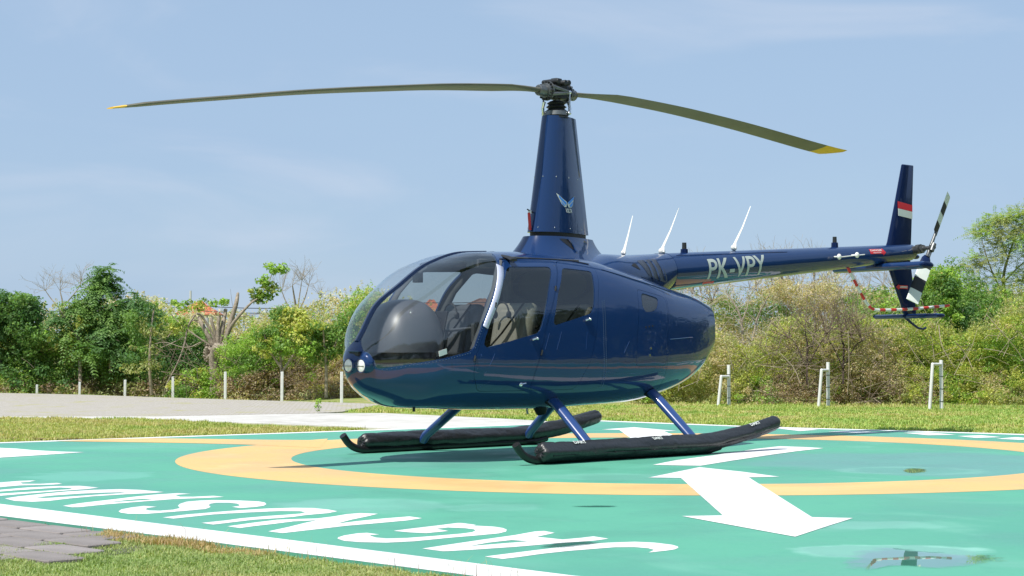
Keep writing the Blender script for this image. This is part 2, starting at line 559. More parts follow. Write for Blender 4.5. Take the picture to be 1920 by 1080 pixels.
def poly_sdf(P, poly):
    """signed distance (negative inside) of points P (n,2) to a closed polygon"""
    P = np.asarray(P, float); poly = np.asarray(poly, float)
    d = np.full(len(P), 1e9); inside = np.zeros(len(P), bool)
    for i in range(len(poly)):
        a = poly[i]; b = poly[(i + 1) % len(poly)]
        e = b - a; w = P - a
        t = np.clip((w @ e) / (e @ e), 0, 1)
        q = w - t[:, None] * e
        d = np.minimum(d, np.hypot(q[:, 0], q[:, 1]))
        c = (a[1] > P[:, 1]) != (b[1] > P[:, 1])
        with np.errstate(divide='ignore', invalid='ignore'):
            xx = (b[0] - a[0]) * (P[:, 1] - a[1]) / (b[1] - a[1]) + a[0]
        inside ^= c & (P[:, 0] < xx)
    return np.where(inside, -d, d)

def chaikin(poly, n=2, closed=True):
    p = np.asarray(poly, float)
    for _ in range(n):
        q = np.roll(p, -1, 0)
        a = p * 0.75 + q * 0.25; b = p * 0.25 + q * 0.75
        if closed:
            p = np.stack([a, b], 1).reshape(-1, p.shape[1])
        else:
            m = np.stack([a[:-1], b[:-1]], 1).reshape(-1, p.shape[1])
            p = np.vstack([p[:1], m, p[-1:]])
    return p

def round_poly(poly, r, n=5):
    """round each corner of a polygon with radius-like cut r"""
    p = np.asarray(poly, float); out = []
    for i in range(len(p)):
        a, b, c = p[i - 1], p[i], p[(i + 1) % len(p)]
        u = a - b; v = c - b
        lu, lv = np.hypot(*u), np.hypot(*v)
        k = min(r, lu * 0.45, lv * 0.45)
        s = b + u / lu * k; e = b + v / lv * k
        for t in np.linspace(0, 1, n):
            out.append((1 - t) ** 2 * s + 2 * t * (1 - t) * b + t * t * e)
    return np.array(out)

def clip(S, f):
    """keep the part of surface S = (V, N, T) where f(vertex) < 0, cutting triangles"""
    V, N, T = S
    if len(T) == 0: return S
    f = np.asarray(f, float).copy()
    f[np.abs(f) < 1e-7] = 1e-7
    neg = f < 0
    c = neg[T].sum(1)
    keep = T[c == 3]
    cross = T[(c == 1) | (c == 2)]
    newV = []; newN = []; cache = {}; out = []
    base = len(V)
    def cut(i, j):
        k = (i, j) if i < j else (j, i)
        if k not in cache:
            a, b = k
            t = f[a] / (f[a] - f[b])
            newV.append(V[a] + (V[b] - V[a]) * t)
            n = N[a] + (N[b] - N[a]) * t
            newN.append(n / max(np.linalg.norm(n), 1e-9))
            cache[k] = base + len(newV) - 1
        return cache[k]
    for t in cross.tolist():
        s = [neg[i] for i in t]
        if sum(s) == 1:
            k = s.index(True)
            a, b, c_ = t[k], t[(k + 1) % 3], t[(k + 2) % 3]
            out.append((a, cut(a, b), cut(a, c_)))
        else:
            k = s.index(False)
            a, b, c_ = t[k], t[(k + 1) % 3], t[(k + 2) % 3]
            p = cut(a, b); q = cut(a, c_)
            out.append((p, b, c_)); out.append((p, c_, q))
    if newV:
        V = np.vstack([V, np.array(newV)]); N = np.vstack([N, np.array(newN)])
    T2 = np.vstack([keep, np.array(out, dtype=int).reshape(-1, 3)]) if out else keep
    # drop loose vertices
    used = np.unique(T2)
    m = np.full(len(V), -1); m[used] = np.arange(len(used))
    return V[used], N[used], m[T2]

def mirror(S):
    V, N, T = S
    k = np.array([1, -1, 1.0])
    return V * k, N * k, T[:, ::-1].copy()

def join(A, B):
    return np.vstack([A[0], B[0]]), np.vstack([A[1], B[1]]), np.vstack([A[2], B[2] + len(A[0])])

def rim(S, depth):
    """inward return along open edges"""
    V, N, T = S
    E = {}
    for t in T.tolist():
        for a, b in ((t[0], t[1]), (t[1], t[2]), (t[2], t[0])):
            E[(a, b)] = 1
    bd = [(a, b) for (a, b) in E if (b, a) not in E]
    nv = []; nn = []; nt = []
    k = len(V)
    for a, b in bd:
        if abs(V[a][1]) < 1e-6 and abs(V[b][1]) < 1e-6: continue
        p = [V[a], V[b], V[b] - N[b] * depth, V[a] - N[a] * depth]
        n = np.cross(p[1] - p[0], p[3] - p[0]); l = np.linalg.norm(n)
        if l < 1e-12: continue
        n = -n / l
        nv += p; nn += [n] * 4
        nt += [(k, k + 2, k + 1), (k, k + 3, k + 2)]
        k += 4
    if not nv: return S
    return np.vstack([V, np.array(nv)]), np.vstack([N, np.array(nn)]), np.vstack([T, np.array(nt)])

def surf_obj(name, S, mat, parent, depth=0.0, offset=0.0):
    V, N, T = S
    if offset: S = (V + N * offset, N, T)
    if depth: S = rim(S, depth)
    return mesh_obj(name, S[0], S[2], mat, parent, True, normals=S[1])

def flat_poly(name, pts, z, mat, parent=None, holes=(), thick=0.0):
    """flat sheet from an outline (with holes) on the ground"""
    bm = bmesh.new()
    edges = []
    for loop in [pts] + list(holes):
        vs = [bm.verts.new((p[0], p[1], z)) for p in loop]
        for i in range(len(vs)):
            edges.append(bm.edges.new((vs[i], vs[(i + 1) % len(vs)])))
    bmesh.ops.triangle_fill(bm, use_beauty=True, use_dissolve=False, edges=edges)
    if holes:
        for f in list(bm.faces):
            c = f.calc_center_median()
            for h in holes:
                if poly_sdf([(c.x, c.y)], h)[0] < 0:
                    bm.faces.remove(f); break
    for f in bm.faces:
        if f.normal.z < 0: f.normal_flip()
    if thick:
        r = bmesh.ops.extrude_face_region(bm, geom=list(bm.faces))
        for v in [g for g in r['geom'] if isinstance(g, bmesh.types.BMVert)]:
            v.co.z -= thick
        bmesh.ops.recalc_face_normals(bm, faces=list(bm.faces))
    me = bpy.data.meshes.new(name)
    bm.to_mesh(me); bm.free()
    me.materials.append(mat)
    o = bpy.data.objects.new(name, me)
    COL.objects.link(o)
    if parent is not None: o.parent = parent
    return o

def text_mesh(body, size=1.0, bold=0.0, sx=1.0, spacing=1.0):
    """outline text turned into triangles: returns V (n,2) and faces"""
    cu = bpy.data.curves.new("lettering", 'FONT')
    cu.body = body; cu.size = size; cu.offset = bold; cu.space_character = spacing
    cu.resolution_u = 4
    o = bpy.data.objects.new("lettering", cu)
    COL.objects.link(o)
    dg = bpy.context.evaluated_depsgraph_get()
    me = bpy.data.meshes.new_from_object(o.evaluated_get(dg))
    bpy.data.objects.remove(o)
    bm = bmesh.new(); bm.from_mesh(me); bpy.data.meshes.remove(me)
    bmesh.ops.triangulate(bm, faces=list(bm.faces))
    hs = [v.co.y for v in bm.verts]
    for k in range(1, 14):      # cut across so it can bend round a tube
        y = min(hs) + (max(hs) - min(hs)) * k / 14
        bmesh.ops.bisect_plane(bm, geom=list(bm.verts) + list(bm.edges) + list(bm.faces), plane_co=(0, y, 0), plane_no=(0, 1, 0))
    bmesh.ops.triangulate(bm, faces=list(bm.faces))
    bm.verts.ensure_lookup_table()
    V = np.array([(v.co.x * sx, v.co.y) for v in bm.verts])
    F = [tuple(v.index for v in f.verts) for f in bm.faces]
    bm.free()
    V -= V.min(0)
    return V, F
MARK = {
'letter_hook':[(-0.126, 8.39), (0.05, 8.588), (0.206, 8.759), (0.34, 8.908), (0.475, 8.987), (0.611, 9.03), (0.707, 8.987), (0.784, 8.89), (0.805, 8.818), (0.803, 8.759), (0.779, 8.69), (0.736, 8.638), (0.644, 8.554), (0.68, 8.667), (0.655, 8.742), (0.594, 8.789), (0.497, 8.783), (0.397, 8.713), (0.266, 8.621), (0.137, 8.499), (0.025, 8.363), (-0.043, 8.295)],
'letter_a':[(-0.431, 8.724), (-0.326, 8.878), (-0.154, 9.125), (0.014, 9.351), (0.119, 9.535), (0.169, 9.563), (0.223, 9.467), (0.125, 9.266), (0.176, 9.219), (0.255, 9.137), (0.352, 9.219), (0.417, 9.292), (0.488, 9.176), (0.414, 9.087), (0.21, 8.95), (0.013, 8.795), (-0.179, 8.678), (-0.304, 8.615), (-0.329, 8.61)],
'hole_a':[(-0.208, 8.83), (-0.119, 8.987), (0.0, 9.112), (0.08, 9.049), (-0.053, 8.95)],
'letter_g':[(-0.626, 9.569), (-0.528, 9.705), (-0.406, 9.856), (-0.301, 10.0), (-0.279, 10.0), (-0.196, 9.895), (-0.212, 9.856), (-0.094, 9.791), (-0.049, 9.719), (-0.028, 9.633), (-0.031, 9.535), (-0.069, 9.439), (-0.192, 9.324), (-0.325, 9.214), (-0.492, 9.049), (-0.621, 8.987), (-0.755, 9.012), (-0.84, 9.074), (-0.882, 9.176), (-0.885, 9.24), (-0.864, 9.332), (-0.805, 9.439), (-0.758, 9.467), (-0.687, 9.385), (-0.731, 9.351), (-0.725, 9.306), (-0.692, 9.232), (-0.635, 9.188), (-0.535, 9.209), (-0.403, 9.306), (-0.263, 9.426), (-0.209, 9.5), (-0.193, 9.577), (-0.201, 9.648), (-0.25, 9.71), (-0.344, 9.748), (-0.405, 9.676), (-0.335, 9.563), (-0.445, 9.453), (-0.53, 9.486)],
'letter_n':[(-1.54, 9.813), (-1.428, 10.016), (-1.318, 10.187), (-1.204, 10.234), (-1.102, 10.266), (-1.023, 10.388), (-0.96, 10.53), (-0.888, 10.598), (-0.78, 10.556), (-0.832, 10.388), (-0.9, 10.203), (-0.966, 9.955), (-0.862, 10.108), (-0.725, 10.266), (-0.588, 10.388), (-0.51, 10.283), (-0.589, 10.147), (-0.762, 9.97), (-0.897, 9.843), (-1.024, 9.676), (-1.117, 9.556), (-1.195, 9.453), (-1.282, 9.542), (-1.206, 9.77), (-1.146, 9.993), (-1.091, 10.163), (-1.217, 10.093), (-1.303, 9.955), (-1.4, 9.821), (-1.457, 9.719)],
'letter_u':[(-1.99, 10.331), (-1.886, 10.513), (-1.755, 10.657), (-1.618, 10.79), (-1.474, 10.898), (-1.321, 10.952), (-1.2, 10.934), (-1.092, 10.826), (-1.032, 10.719), (-1.075, 10.598), (-1.187, 10.48), (-1.25, 10.364), (-1.33, 10.283), (-1.453, 10.187), (-1.545, 10.046), (-1.632, 9.91), (-1.714, 10.006), (-1.598, 10.155), (-1.54, 10.27), (-1.409, 10.413), (-1.304, 10.496), (-1.233, 10.564), (-1.211, 10.657), (-1.254, 10.726), (-1.374, 10.737), (-1.52, 10.657), (-1.663, 10.571), (-1.731, 10.513), (-1.915, 10.257)],
'letter_s':[(-2.324, 10.712), (-2.295, 10.633), (-2.236, 10.561), (-2.126, 10.554), (-2.03, 10.65), (-1.929, 10.755), (-1.838, 10.869), (-1.829, 11.007), (-1.864, 11.138), (-1.87, 11.234), (-1.847, 11.311), (-1.763, 11.311), (-1.703, 11.241), (-1.671, 11.138), (-1.67, 11.07), (-1.701, 11.015), (-1.637, 10.934), (-1.555, 11.015), (-1.518, 11.1), (-1.519, 11.214), (-1.546, 11.331), (-1.594, 11.409), (-1.722, 11.477), (-1.896, 11.51), (-1.975, 11.477), (-2.044, 11.39), (-2.057, 11.234), (-2.045, 11.1), (-2.002, 10.934), (-2.022, 10.826), (-2.088, 10.755), (-2.154, 10.769), (-2.191, 10.843), (-2.2, 10.934), (-2.16, 11.026), (-2.249, 11.082), (-2.307, 10.97), (-2.336, 10.843)],
'letter_a2':[(-2.748, 11.089), (-2.688, 11.28), (-2.573, 11.51), (-2.456, 11.757), (-2.36, 11.929), (-2.226, 12.06), (-2.128, 12.007), (-2.217, 11.916), (-2.155, 11.766), (-2.068, 11.766), (-1.951, 11.842), (-1.868, 11.757), (-1.967, 11.682), (-2.164, 11.583), (-2.37, 11.35), (-2.503, 11.195), (-2.621, 11.0), (-2.666, 10.989)],
'hole_a2':[(-2.533, 11.331), (-2.446, 11.51), (-2.357, 11.612), (-2.285, 11.55), (-2.391, 11.449)],
'letter_d':[(-3.255, 11.632), (-3.211, 11.8), (-3.119, 11.981), (-2.996, 12.195), (-2.85, 12.342), (-2.682, 12.403), (-2.533, 12.342), (-2.332, 12.15), (-2.404, 12.06), (-2.545, 11.972), (-2.727, 11.808), (-2.852, 11.612), (-2.922, 11.449), (-3.013, 11.382), (-3.141, 11.449)],
'hole_d':[(-3.076, 11.715), (-3.002, 11.864), (-2.863, 12.016), (-2.707, 12.105), (-2.622, 12.127), (-2.572, 12.091), (-2.605, 12.047), (-2.716, 11.95), (-2.855, 11.8), (-3.008, 11.653)],
'letter_u2':[(-3.691, 11.95), (-3.486, 12.342), (-3.359, 12.545), (-3.205, 12.666), (-3.028, 12.706), (-2.861, 12.545), (-2.91, 12.403), (-3.018, 12.286), (-3.154, 12.114), (-3.345, 11.842), (-3.543, 11.469), (-3.648, 11.591), (-3.394, 12.016), (-3.22, 12.195), (-3.025, 12.388), (-3.029, 12.492), (-3.13, 12.545), (-3.238, 12.436), (-3.38, 12.286), (-3.444, 12.195), (-3.617, 11.821)],
'letter_a3':[(-4.033, 12.24), (-3.868, 12.642), (-3.678, 13.019), (-3.579, 13.176), (-3.474, 13.229), (-3.484, 13.081), (-3.534, 13.019), (-3.48, 12.891), (-3.357, 12.891), (-3.257, 12.977), (-3.198, 12.891), (-3.243, 12.815), (-3.458, 12.74), (-3.553, 12.579), (-3.745, 12.24), (-3.867, 12.06)],
'arrow_near':[(1.019, 13.506), (1.291, 14.144), (1.52, 14.686), (1.799, 14.131), (2.006, 13.592), (1.766, 13.531), (1.709, 10.331), (1.933, 10.281), (1.751, 9.907), (1.565, 9.518), (1.446, 9.265), (1.298, 9.621), (0.975, 10.402), (1.214, 10.446), (1.255, 13.47)],
'stroke_mid':[(1.164, 14.98), (1.414, 15.605), (1.776, 16.249), (2.348, 17.382), (2.64, 17.838), (2.846, 17.69), (3.009, 17.483), (2.677, 16.987), (2.312, 16.337), (1.902, 15.572), (1.549, 14.876), (1.399, 14.905)],
'arrow_far':[(1.066, 21.533), (1.494, 22.146), (1.931, 21.143), (1.773, 21.116), (1.806, 19.229), (1.974, 19.15), (1.54, 18.344), (1.076, 19.229), (1.274, 19.32), (1.269, 21.435)],
'arrow_left':[(-5.509, 17.009), (-5.844, 18.041), (-4.957, 17.538), (-4.769, 17.417), (-4.533, 17.143), (-4.235, 16.921), (-3.969, 16.808), (-4.31, 16.265), (-4.514, 15.971), (-4.943, 15.264)],
'wedge':[(-4.741, 18.83), (-4.504, 19.116), (-4.21, 19.32), (-3.921, 19.434), (-3.328, 19.32), (-2.734, 19.139), (-2.131, 19.038), (-1.965, 19.342), (-1.861, 17.557), (-2.615, 18.121), (-3.314, 18.448), (-3.89, 18.605)],
'streak0':[(3.184, 21.835), (3.352, 21.967), (3.637, 21.477), (3.361, 21.13)],
'streak1':[(3.655, 20.927), (3.946, 21.267), (4.257, 20.794), (3.943, 20.597)],
'streak2':[(4.461, 20.662), (4.777, 20.794), (4.954, 20.215), (4.615, 20.091)],
'streak3':[(4.896, 19.908), (5.207, 20.091), (5.317, 19.668), (4.994, 19.492)],
'streak4':[(5.166, 19.32), (5.474, 19.668), (5.656, 19.206), (5.342, 19.094)],
'near_inner':[(-5.404, 13.502), (-3.172, 11.234), (-2.163, 10.218), (-1.317, 9.332), (-0.193, 8.202), (0.249, 7.702), (1.248, 6.644)],
'near_outer':[(-5.069, 12.666), (-2.959, 10.48), (-2.338, 9.88), (-1.829, 9.426), (-0.184, 7.83), (0.696, 6.968)],
'farl':[(-6.956, 17.37), (-5.26, 18.605), (-4.257, 19.668), (-2.903, 20.533), (-1.355, 21.909), (0.0, 22.826), (0.807, 23.825)],
'farr':[(1.263, 24.213), (2.335, 23.315), (3.172, 22.435), (4.302, 21.477), (5.769, 20.405), (7.491, 18.983)],
'conc':[(-7.385, 26.109), (-5.077, 26.109), (-2.929, 27.309), (-1.939, 27.424), (0.0, 25.106), (0.807, 23.825), (0.0, 22.826), (-1.36, 21.982), (-1.778, 22.358), (-2.144, 22.747), (-4.844, 24.914), (-7.268, 25.698)],
'pave':[(-11.257, 39.783), (-9.163, 38.38), (-6.71, 35.852), (-4.272, 33.636), (-3.067, 32.628), (-2.24, 31.678), (-2.404, 30.213), (-2.63, 27.892), (-2.929, 27.309), (-5.077, 26.109), (-7.385, 26.109)],
'pavers':[(-2.968, 10.513), (-2.568, 10.155), (-2.338, 9.88), (-2.095, 9.591), (-2.007, 9.48), (-2.225, 9.345), (-2.391, 9.037), (-2.495, 8.842)],
'stains':[(-0.13, 11.007), (-3.198, 13.671), (1.549, 8.369), (3.17, 14.266), (0.104, 8.818), (1.637, 8.701)],
'bottom':[(-2.167, 7.684), (0.0, 7.684), (2.167, 7.684)],
}

# ------------------------------------------------------------ the setting
def off_line(pts, d):
    """shift an open polyline sideways by d (left of its direction is positive)"""
    p = np.asarray(pts, float); out = []
    for i in range(len(p)):
        t = p[min(i + 1, len(p) - 1)] - p[max(i - 1, 0)]
        t = t / np.hypot(*t)
        out.append(p[i] + np.array([-t[1], t[0]]) * d)
    return np.array(out)

PAD_L = (-8.15, 16.25); PAD_T = (1.15, 24.3); PAD_R = (9.9, 15.7); PAD_N = (1.75, 6.15)
near_in = [(-7.65, 16.2), (-3.17, 11.23), (-1.33, 9.34), (0.26, 7.69), (1.78, 6.6)]
near_out = [PAD_L, (-2.98, 10.47), (-1.50, 9.03), (0.16, 7.36), PAD_N]
farl = [PAD_L, (-5.26, 18.61), (-4.0, 19.62), (-2.9, 20.5), (-1.3, 21.8), (0.0, 22.93), PAD_T]
farr = [PAD_T, (2.0, 23.45), (3.15, 22.28), (4.3, 21.5), (5.9, 20.3), PAD_R]
outline = near_out + [PAD_R] + farr[::-1][1:] + farl[::-1][1:-1]
pad = flat_poly('helipad', outline, 0.0, M['pad_green'], thick=0.04)
tag(pad, 'green painted helipad slab under the helicopter', None, kind='structure')

def strip(name, a, b, z, mat, parent):
    a = np.asarray(a); b = np.asarray(b)
    V = [(p[0], p[1], z) for p in a] + [(p[0], p[1], z) for p in b]
    n = len(a)
    F = [(i, i + 1, n + i + 1, n + i) for i in range(n - 1)]
    o = mesh_obj(name, V, F, mat, parent)
    if o.data.polygons[0].normal.z < 0: o.data.flip_normals()
    return o

def resample(L, n=24):
    L = np.asarray(L, float)
    d = np.r_[0, np.cumsum(np.hypot(*np.diff(L, axis=0).T))]
    t = np.linspace(0, d[-1], n)
    return np.stack([np.interp(t, d, L[:, 0]), np.interp(t, d, L[:, 1])], 1)

strip('border_line', near_out, near_in, 0.0012, M['pad_white'], pad)
strip('border_line', resample(farl), resample(off_line(farl, -0.19)), 0.0016, M['pad_white'], pad)
strip('border_line', resample(farr), resample(off_line(farr, -0.22)), 0.0020, M['pad_white'], pad)
strip('border_line', resample([PAD_N, PAD_R]), resample(off_line([PAD_N, PAD_R], 0.5)), 0.0024, M['pad_white'], pad)

RC = (1.43, 16.25); RO = 4.377; RI = 3.385
N_ = 160
ang = np.linspace(0, 2 * np.pi, N_, endpoint=False)
V = [(RC[0] + RO * math.cos(a), RC[1] + RO * math.sin(a), 0.0012) for a in ang] + \
    [(RC[0] + RI * math.cos(a), RC[1] + RI * math.sin(a), 0.0012) for a in ang]
F = [(i, (i + 1) % N_, N_ + (i + 1) % N_, N_ + i) for i in range(N_)]
mesh_obj('ring_line', V, F, M['pad_yellow'], pad)

flat_poly('lead_in_wedge', MARK['wedge'], 0.0024, M['pad_yellow'], pad)
flat_poly('direction_arrow', MARK['arrow_near'], 0.0026, M['pad_white'], pad)['label'] = 'white double headed arrow crossing the yellow ring nearest the camera'
flat_poly('direction_arrow', MARK['arrow_far'], 0.0026, M['pad_white'], pad)['label'] = 'white arrow crossing the ring behind the skids'
flat_poly('direction_arrow', MARK['arrow_left'], 0.0026, M['pad_white'], pad)['label'] = 'white arrow at the left edge of the pad'
flat_poly('centre_stroke', MARK['stroke_mid'], 0.0028, M['pad_white'], pad)
for i in range(5):
    flat_poly('edge_lettering', MARK['streak%d' % i], 0.0026, M['pad_white'], pad)
for k in ('letter_hook', 'letter_a', 'letter_g', 'letter_n', 'letter_u', 'letter_s', 'letter_a2', 'letter_d', 'letter_u2', 'letter_a3'):
    pts = MARK[k]
    hole = [MARK[k.replace('letter', 'hole')]] if k.replace('letter', 'hole') in MARK else []
    flat_poly('painted_letter', [tuple(p) for p in pts], 0.0014, M['pad_white'], pad, holes=hole)

def blot(name, c, rx, ry, rot, z, mat, seed, parent, rough=0.25):
    r = np.random.default_rng(seed); n = 40
    ph = r.uniform(0, 6.28, 5); am = r.uniform(0.3, 1, 5)
    pts = []
    for a in np.linspace(0, 2 * np.pi, n, endpoint=False):
        q = 1 + rough * sum(am[j] * math.sin((j + 2) * a + ph[j]) for j in range(5)) / 3
        x, y = rx * q * math.cos(a), ry * q * math.sin(a)
        pts.append((c[0] + x * math.cos(rot) - y * math.sin(rot), c[1] + x * math.sin(rot) + y * math.cos(rot)))
    o = flat_poly(name, pts, z, mat, parent)
    return o
for (c, l, wd, r) in (((-6.15, 19.35), 0.16, 0.3, 0.2), ((-5.55, 19.45), 0.14, 0.5, -0.1), ((-4.9, 19.3), 0.12, 0.4, 0.15)):
    blot('scuff_mark', c, wd, l * 0.5, r, 0.0048, M['tile_brown'], int(wd * 100), pad, 0.3)

# thin puddles left on the paint
for nm, pts in (('wet patch holding the mirror image of the tail', [(1.482, 8.181), (1.567, 8.412), (1.683, 8.701), (1.815, 8.748), (1.931, 8.655), (2.016, 8.552), (2.097, 8.433), (2.266, 8.455), (2.256, 8.222), (2.046, 8.021), (1.9, 7.849), (1.797, 7.944), (1.629, 8.002), (1.54, 7.812), (1.469, 7.887)]),
                ('small damp streak across the last painted letter', [(0.103, 8.748), (0.211, 8.963), (0.372, 9.037), (0.462, 8.975), (0.363, 8.818), (0.205, 8.701)]),
                ('small round puddle inside the yellow ring', [(3.065, 14.266), (3.162, 14.519), (3.271, 14.584), (3.298, 14.329), (3.198, 14.022), (3.077, 13.903), (3.041, 14.022)]),
                ('small puddle outside the yellow ring', [(0.324, 11.007), (0.377, 11.063), (0.652, 11.082), (0.664, 11.007), (0.547, 10.934)])):
    L = chaikin(pts, 3); c0 = L.mean(0); n_ = len(L)
    PV = [(*c0, 0.0045)]; PT = [(1, 1, 1)]; PF = [(0, 1 + i, 1 + (i + 1) % n_) for i in range(n_)]
    for q, (k_, e_) in enumerate(((0.45, 0.8), (0.75, 0.5), (1.08, 0.0))):
        for p in L: PV.append((*(c0 + (p - c0) * k_), 0.0045)); PT.append((e_,) * 3)
        if q:
            a_ = 1 + (q - 1) * n_; b_ = 1 + q * n_
            PF += [(a_ + i, b_ + i, b_ + (i + 1) % n_, a_ + (i + 1) % n_) for i in range(n_)]
    o = mesh_obj('puddle', PV, PF, M['water'], pad, tint=np.array(PT))
    if o.data.polygons[0].normal.z < 0: o.data.flip_normals()
    o['label'] = nm

# ground sheet: falls away gently behind the paved apron at the left
def ground_z(x, y):
    x = np.asarray(x, float); y = np.asarray(y, float)
    # distance beyond the apron edge line through (-3.1,33) and (-11.3,39.8)
    d = ((y - 33.1) * 0.767 + (x + 3.1) * 0.64)
    along = np.clip((-3.1 - x) / 8.0, 0, 1.2)
    drop = np.clip(d / 1.2, 0, 1) * along ** 1.3 * 0.62
    return -0.026 - drop
gx = np.r_[np.linspace(-600, -16, 14), np.arange(-15.5, 15.6, 0.5), np.linspace(16, 600, 14)]
gy = np.r_[np.linspace(-200, -2, 8), np.arange(-1, 50.1, 0.5), np.linspace(52, 1500, 18)]
X, Y = np.meshgrid(gx, gy)
Z = ground_z(X, Y)
V = np.stack([X.ravel(), Y.ravel(), Z.ravel()], 1)
nx = len(gx)
I = (np.arange(len(gy) - 1)[:, None] * nx + np.arange(nx - 1)[None]).ravel()
F = np.stack([I, I + 1, I + nx + 1, I + nx], 1)
g = mesh_obj('ground', V, F, M['ground'], None, True)
tag(g, kind='structure')

conc = flat_poly('concrete_path', [(-9.5, 27.4)] + MARK['conc'][:-1] + [(-9.6, 25.2)], -0.012, M['concrete'], thick=0.03)
tag(conc, kind='structure')

# paved apron at the left: small blocks, too far off to tell one from another
def block_mat():
    m, nt, out = nodes_of("apron_blocks")
    b_ = nt.nodes.new("ShaderNodeBsdfPrincipled"); b_.inputs["Roughness"].default_value = 0.9
    tc = nt.nodes.new("ShaderNodeTexCoord")
    br = nt.nodes.new("ShaderNodeTexBrick")
    br.inputs["Scale"].default_value = 4.5
    br.inputs["Color1"].default_value = (0.46, 0.42, 0.385, 1)
    br.inputs["Color2"].default_value = (0.40, 0.36, 0.33, 1)
    br.inputs["Mortar"].default_value = (0.30, 0.28, 0.19, 1)
    br.inputs["Mortar Size"].default_value = 0.03
    mp = nt.nodes.new("ShaderNodeMapping"); mp.inputs["Rotation"].default_value = (0, 0, 0.7)
    nt.links.new(tc.outputs["Object"], mp.inputs[0]); nt.links.new(mp.outputs[0], br.inputs["Vector"])
    n = nt.nodes.new("ShaderNodeTexNoise"); n.inputs["Scale"].default_value = 1.1; n.inputs["Detail"].default_value = 8
    nt.links.new(tc.outputs["Object"], n.inputs["Vector"])
    mr = nt.nodes.new("ShaderNodeMapRange"); mr.inputs["From Min"].default_value = 0.58; mr.inputs["From Max"].default_value = 0.68
    mr.inputs["To Max"].default_value = 0.9
    n.inputs["Scale"].default_value = 1.6
    nt.links.new(n.outputs["Fac"], mr.inputs["Value"])
    mx = nt.nodes.new("ShaderNodeMix"); mx.data_type = 'RGBA'
    mx.inputs[7].default_value = (0.36, 0.34, 0.15, 1)
    nt.links.new(br.outputs["Color"], mx.inputs[6]); nt.links.new(mr.outputs[0], mx.inputs[0])
    nt.links.new(mx.outputs[2], b_.inputs["Base Color"])
    bp = nt.nodes.new("ShaderNodeBump"); bp.inputs["Strength"].default_value = 0.5; bp.inputs["Distance"].default_value = 0.01
    nt.links.new(n.outputs["Fac"], bp.inputs["Height"]); nt.links.new(bp.outputs[0], b_.inputs["Normal"])
    nt.links.new(b_.outputs[0], out.inputs[0])
    return m
apron = flat_poly('paved_apron', [(-14.5, 43.0)] + MARK['pave'][:6] + MARK['pave'][6:] + [(-9.5, 27.4), (-14.5, 30)], -0.008, block_mat(), thick=0.03)
tag(apron, kind='structure')

# block paving in the lower left corner: each paver a piece of its own
pave = flat_poly('paver_bed', [(-3.35, 11.0), (-2.97, 10.49), (-2.36, 9.86), (-1.80, 9.28), (-1.75, 8.9), (-2.0, 8.4), (-2.7, 8.0), (-4.4, 7.9), (-4.6, 11.0), (-4.0, 11.6)], -0.020, pbr("joint_sand", (0.10, 0.095, 0.07), 0.95, bump=0.6, bscale=90), thick=0.015)
tag(pave, 'grey concrete block paving beside the white pad border', kind='structure')
pm = pbr("grey_paver", (0.27, 0.24, 0.225), 0.9, bump=0.5, bscale=120, var=0.25, vscale=5)
pm2 = pbr("grey_paver_light", (0.32, 0.285, 0.27), 0.9, bump=0.5, bscale=120, var=0.25, vscale=5)
def paver_mesh(name, mat):
    w, h, t, c = 0.205, 0.105, 0.03, 0.012
    o = [(-w + c, -h), (w - c, -h), (w, -h + c), (w, h - c), (w - c, h), (-w + c, h), (-w, h - c), (-w, -h + c)]
    V = [(x, y, 0) for x, y in o] + [(x, y, t - 0.005) for x, y in o] + [(x * 0.97, y * 0.95, t) for x, y in o]
    F = [tuple(range(16, 24))]
    for k in (0, 8):
        for i in range(8):
            F.append((k + i, k + (i + 1) % 8, k + 8 + (i + 1) % 8, k + 8 + i))
    me = bpy.data.meshes.new(name); me.from_pydata(V, [], F); me.materials.append(mat); me.update()
    return me
pms = [paver_mesh('paver', pm), paver_mesh('paver', pm2)]
border_seg = [(-4.2, 11.75), (-2.99, 10.47), (-2.36, 9.84), (-1.98, 9.41), (-1.66, 9.27)]
pav_poly = [(-4.3, 11.8), (-2.99, 10.47), (-2.36, 9.84), (-1.80, 9.30), (-1.75, 8.9), (-2.0, 8.4), (-2.8, 8.0), (-4.5, 7.9)]
ca, sa = math.cos(-0.79), math.sin(-0.79)
k = 0
for j in range(-4, 20):
    for i in range(-4, 12):
        u = i * 0.44 + (0.22 if j % 2 else 0); v = -j * 0.236 - 0.12
        x = -2.99 + u * ca + v * -sa
        y = 10.46 + u * sa + v * ca
        if poly_sdf([(x, y)], pav_poly)[0] < -0.07:
            o = bpy.data.objects.new('paver', pms[random.random() < 0.4])
            o.location = (x, y, -0.034 + random.uniform(-0.003, 0.003)); o.rotation_euler = (random.uniform(-.008, .008), random.uniform(-.008, .008), -0.79 + random.uniform(-.01, .01))
            COL.objects.link(o); o.parent = pave
            k += 1

# ------------------------------------------------------------ the helicopter
# local axes: x towards the nose, y to its left side, z up; built in metres
HELI = empty('helicopter', (0.414, 16.807, 0.0), 3.917)
tag(HELI, 'dark blue four seat helicopter standing on black float covered skids on the pad', 'helicopter')

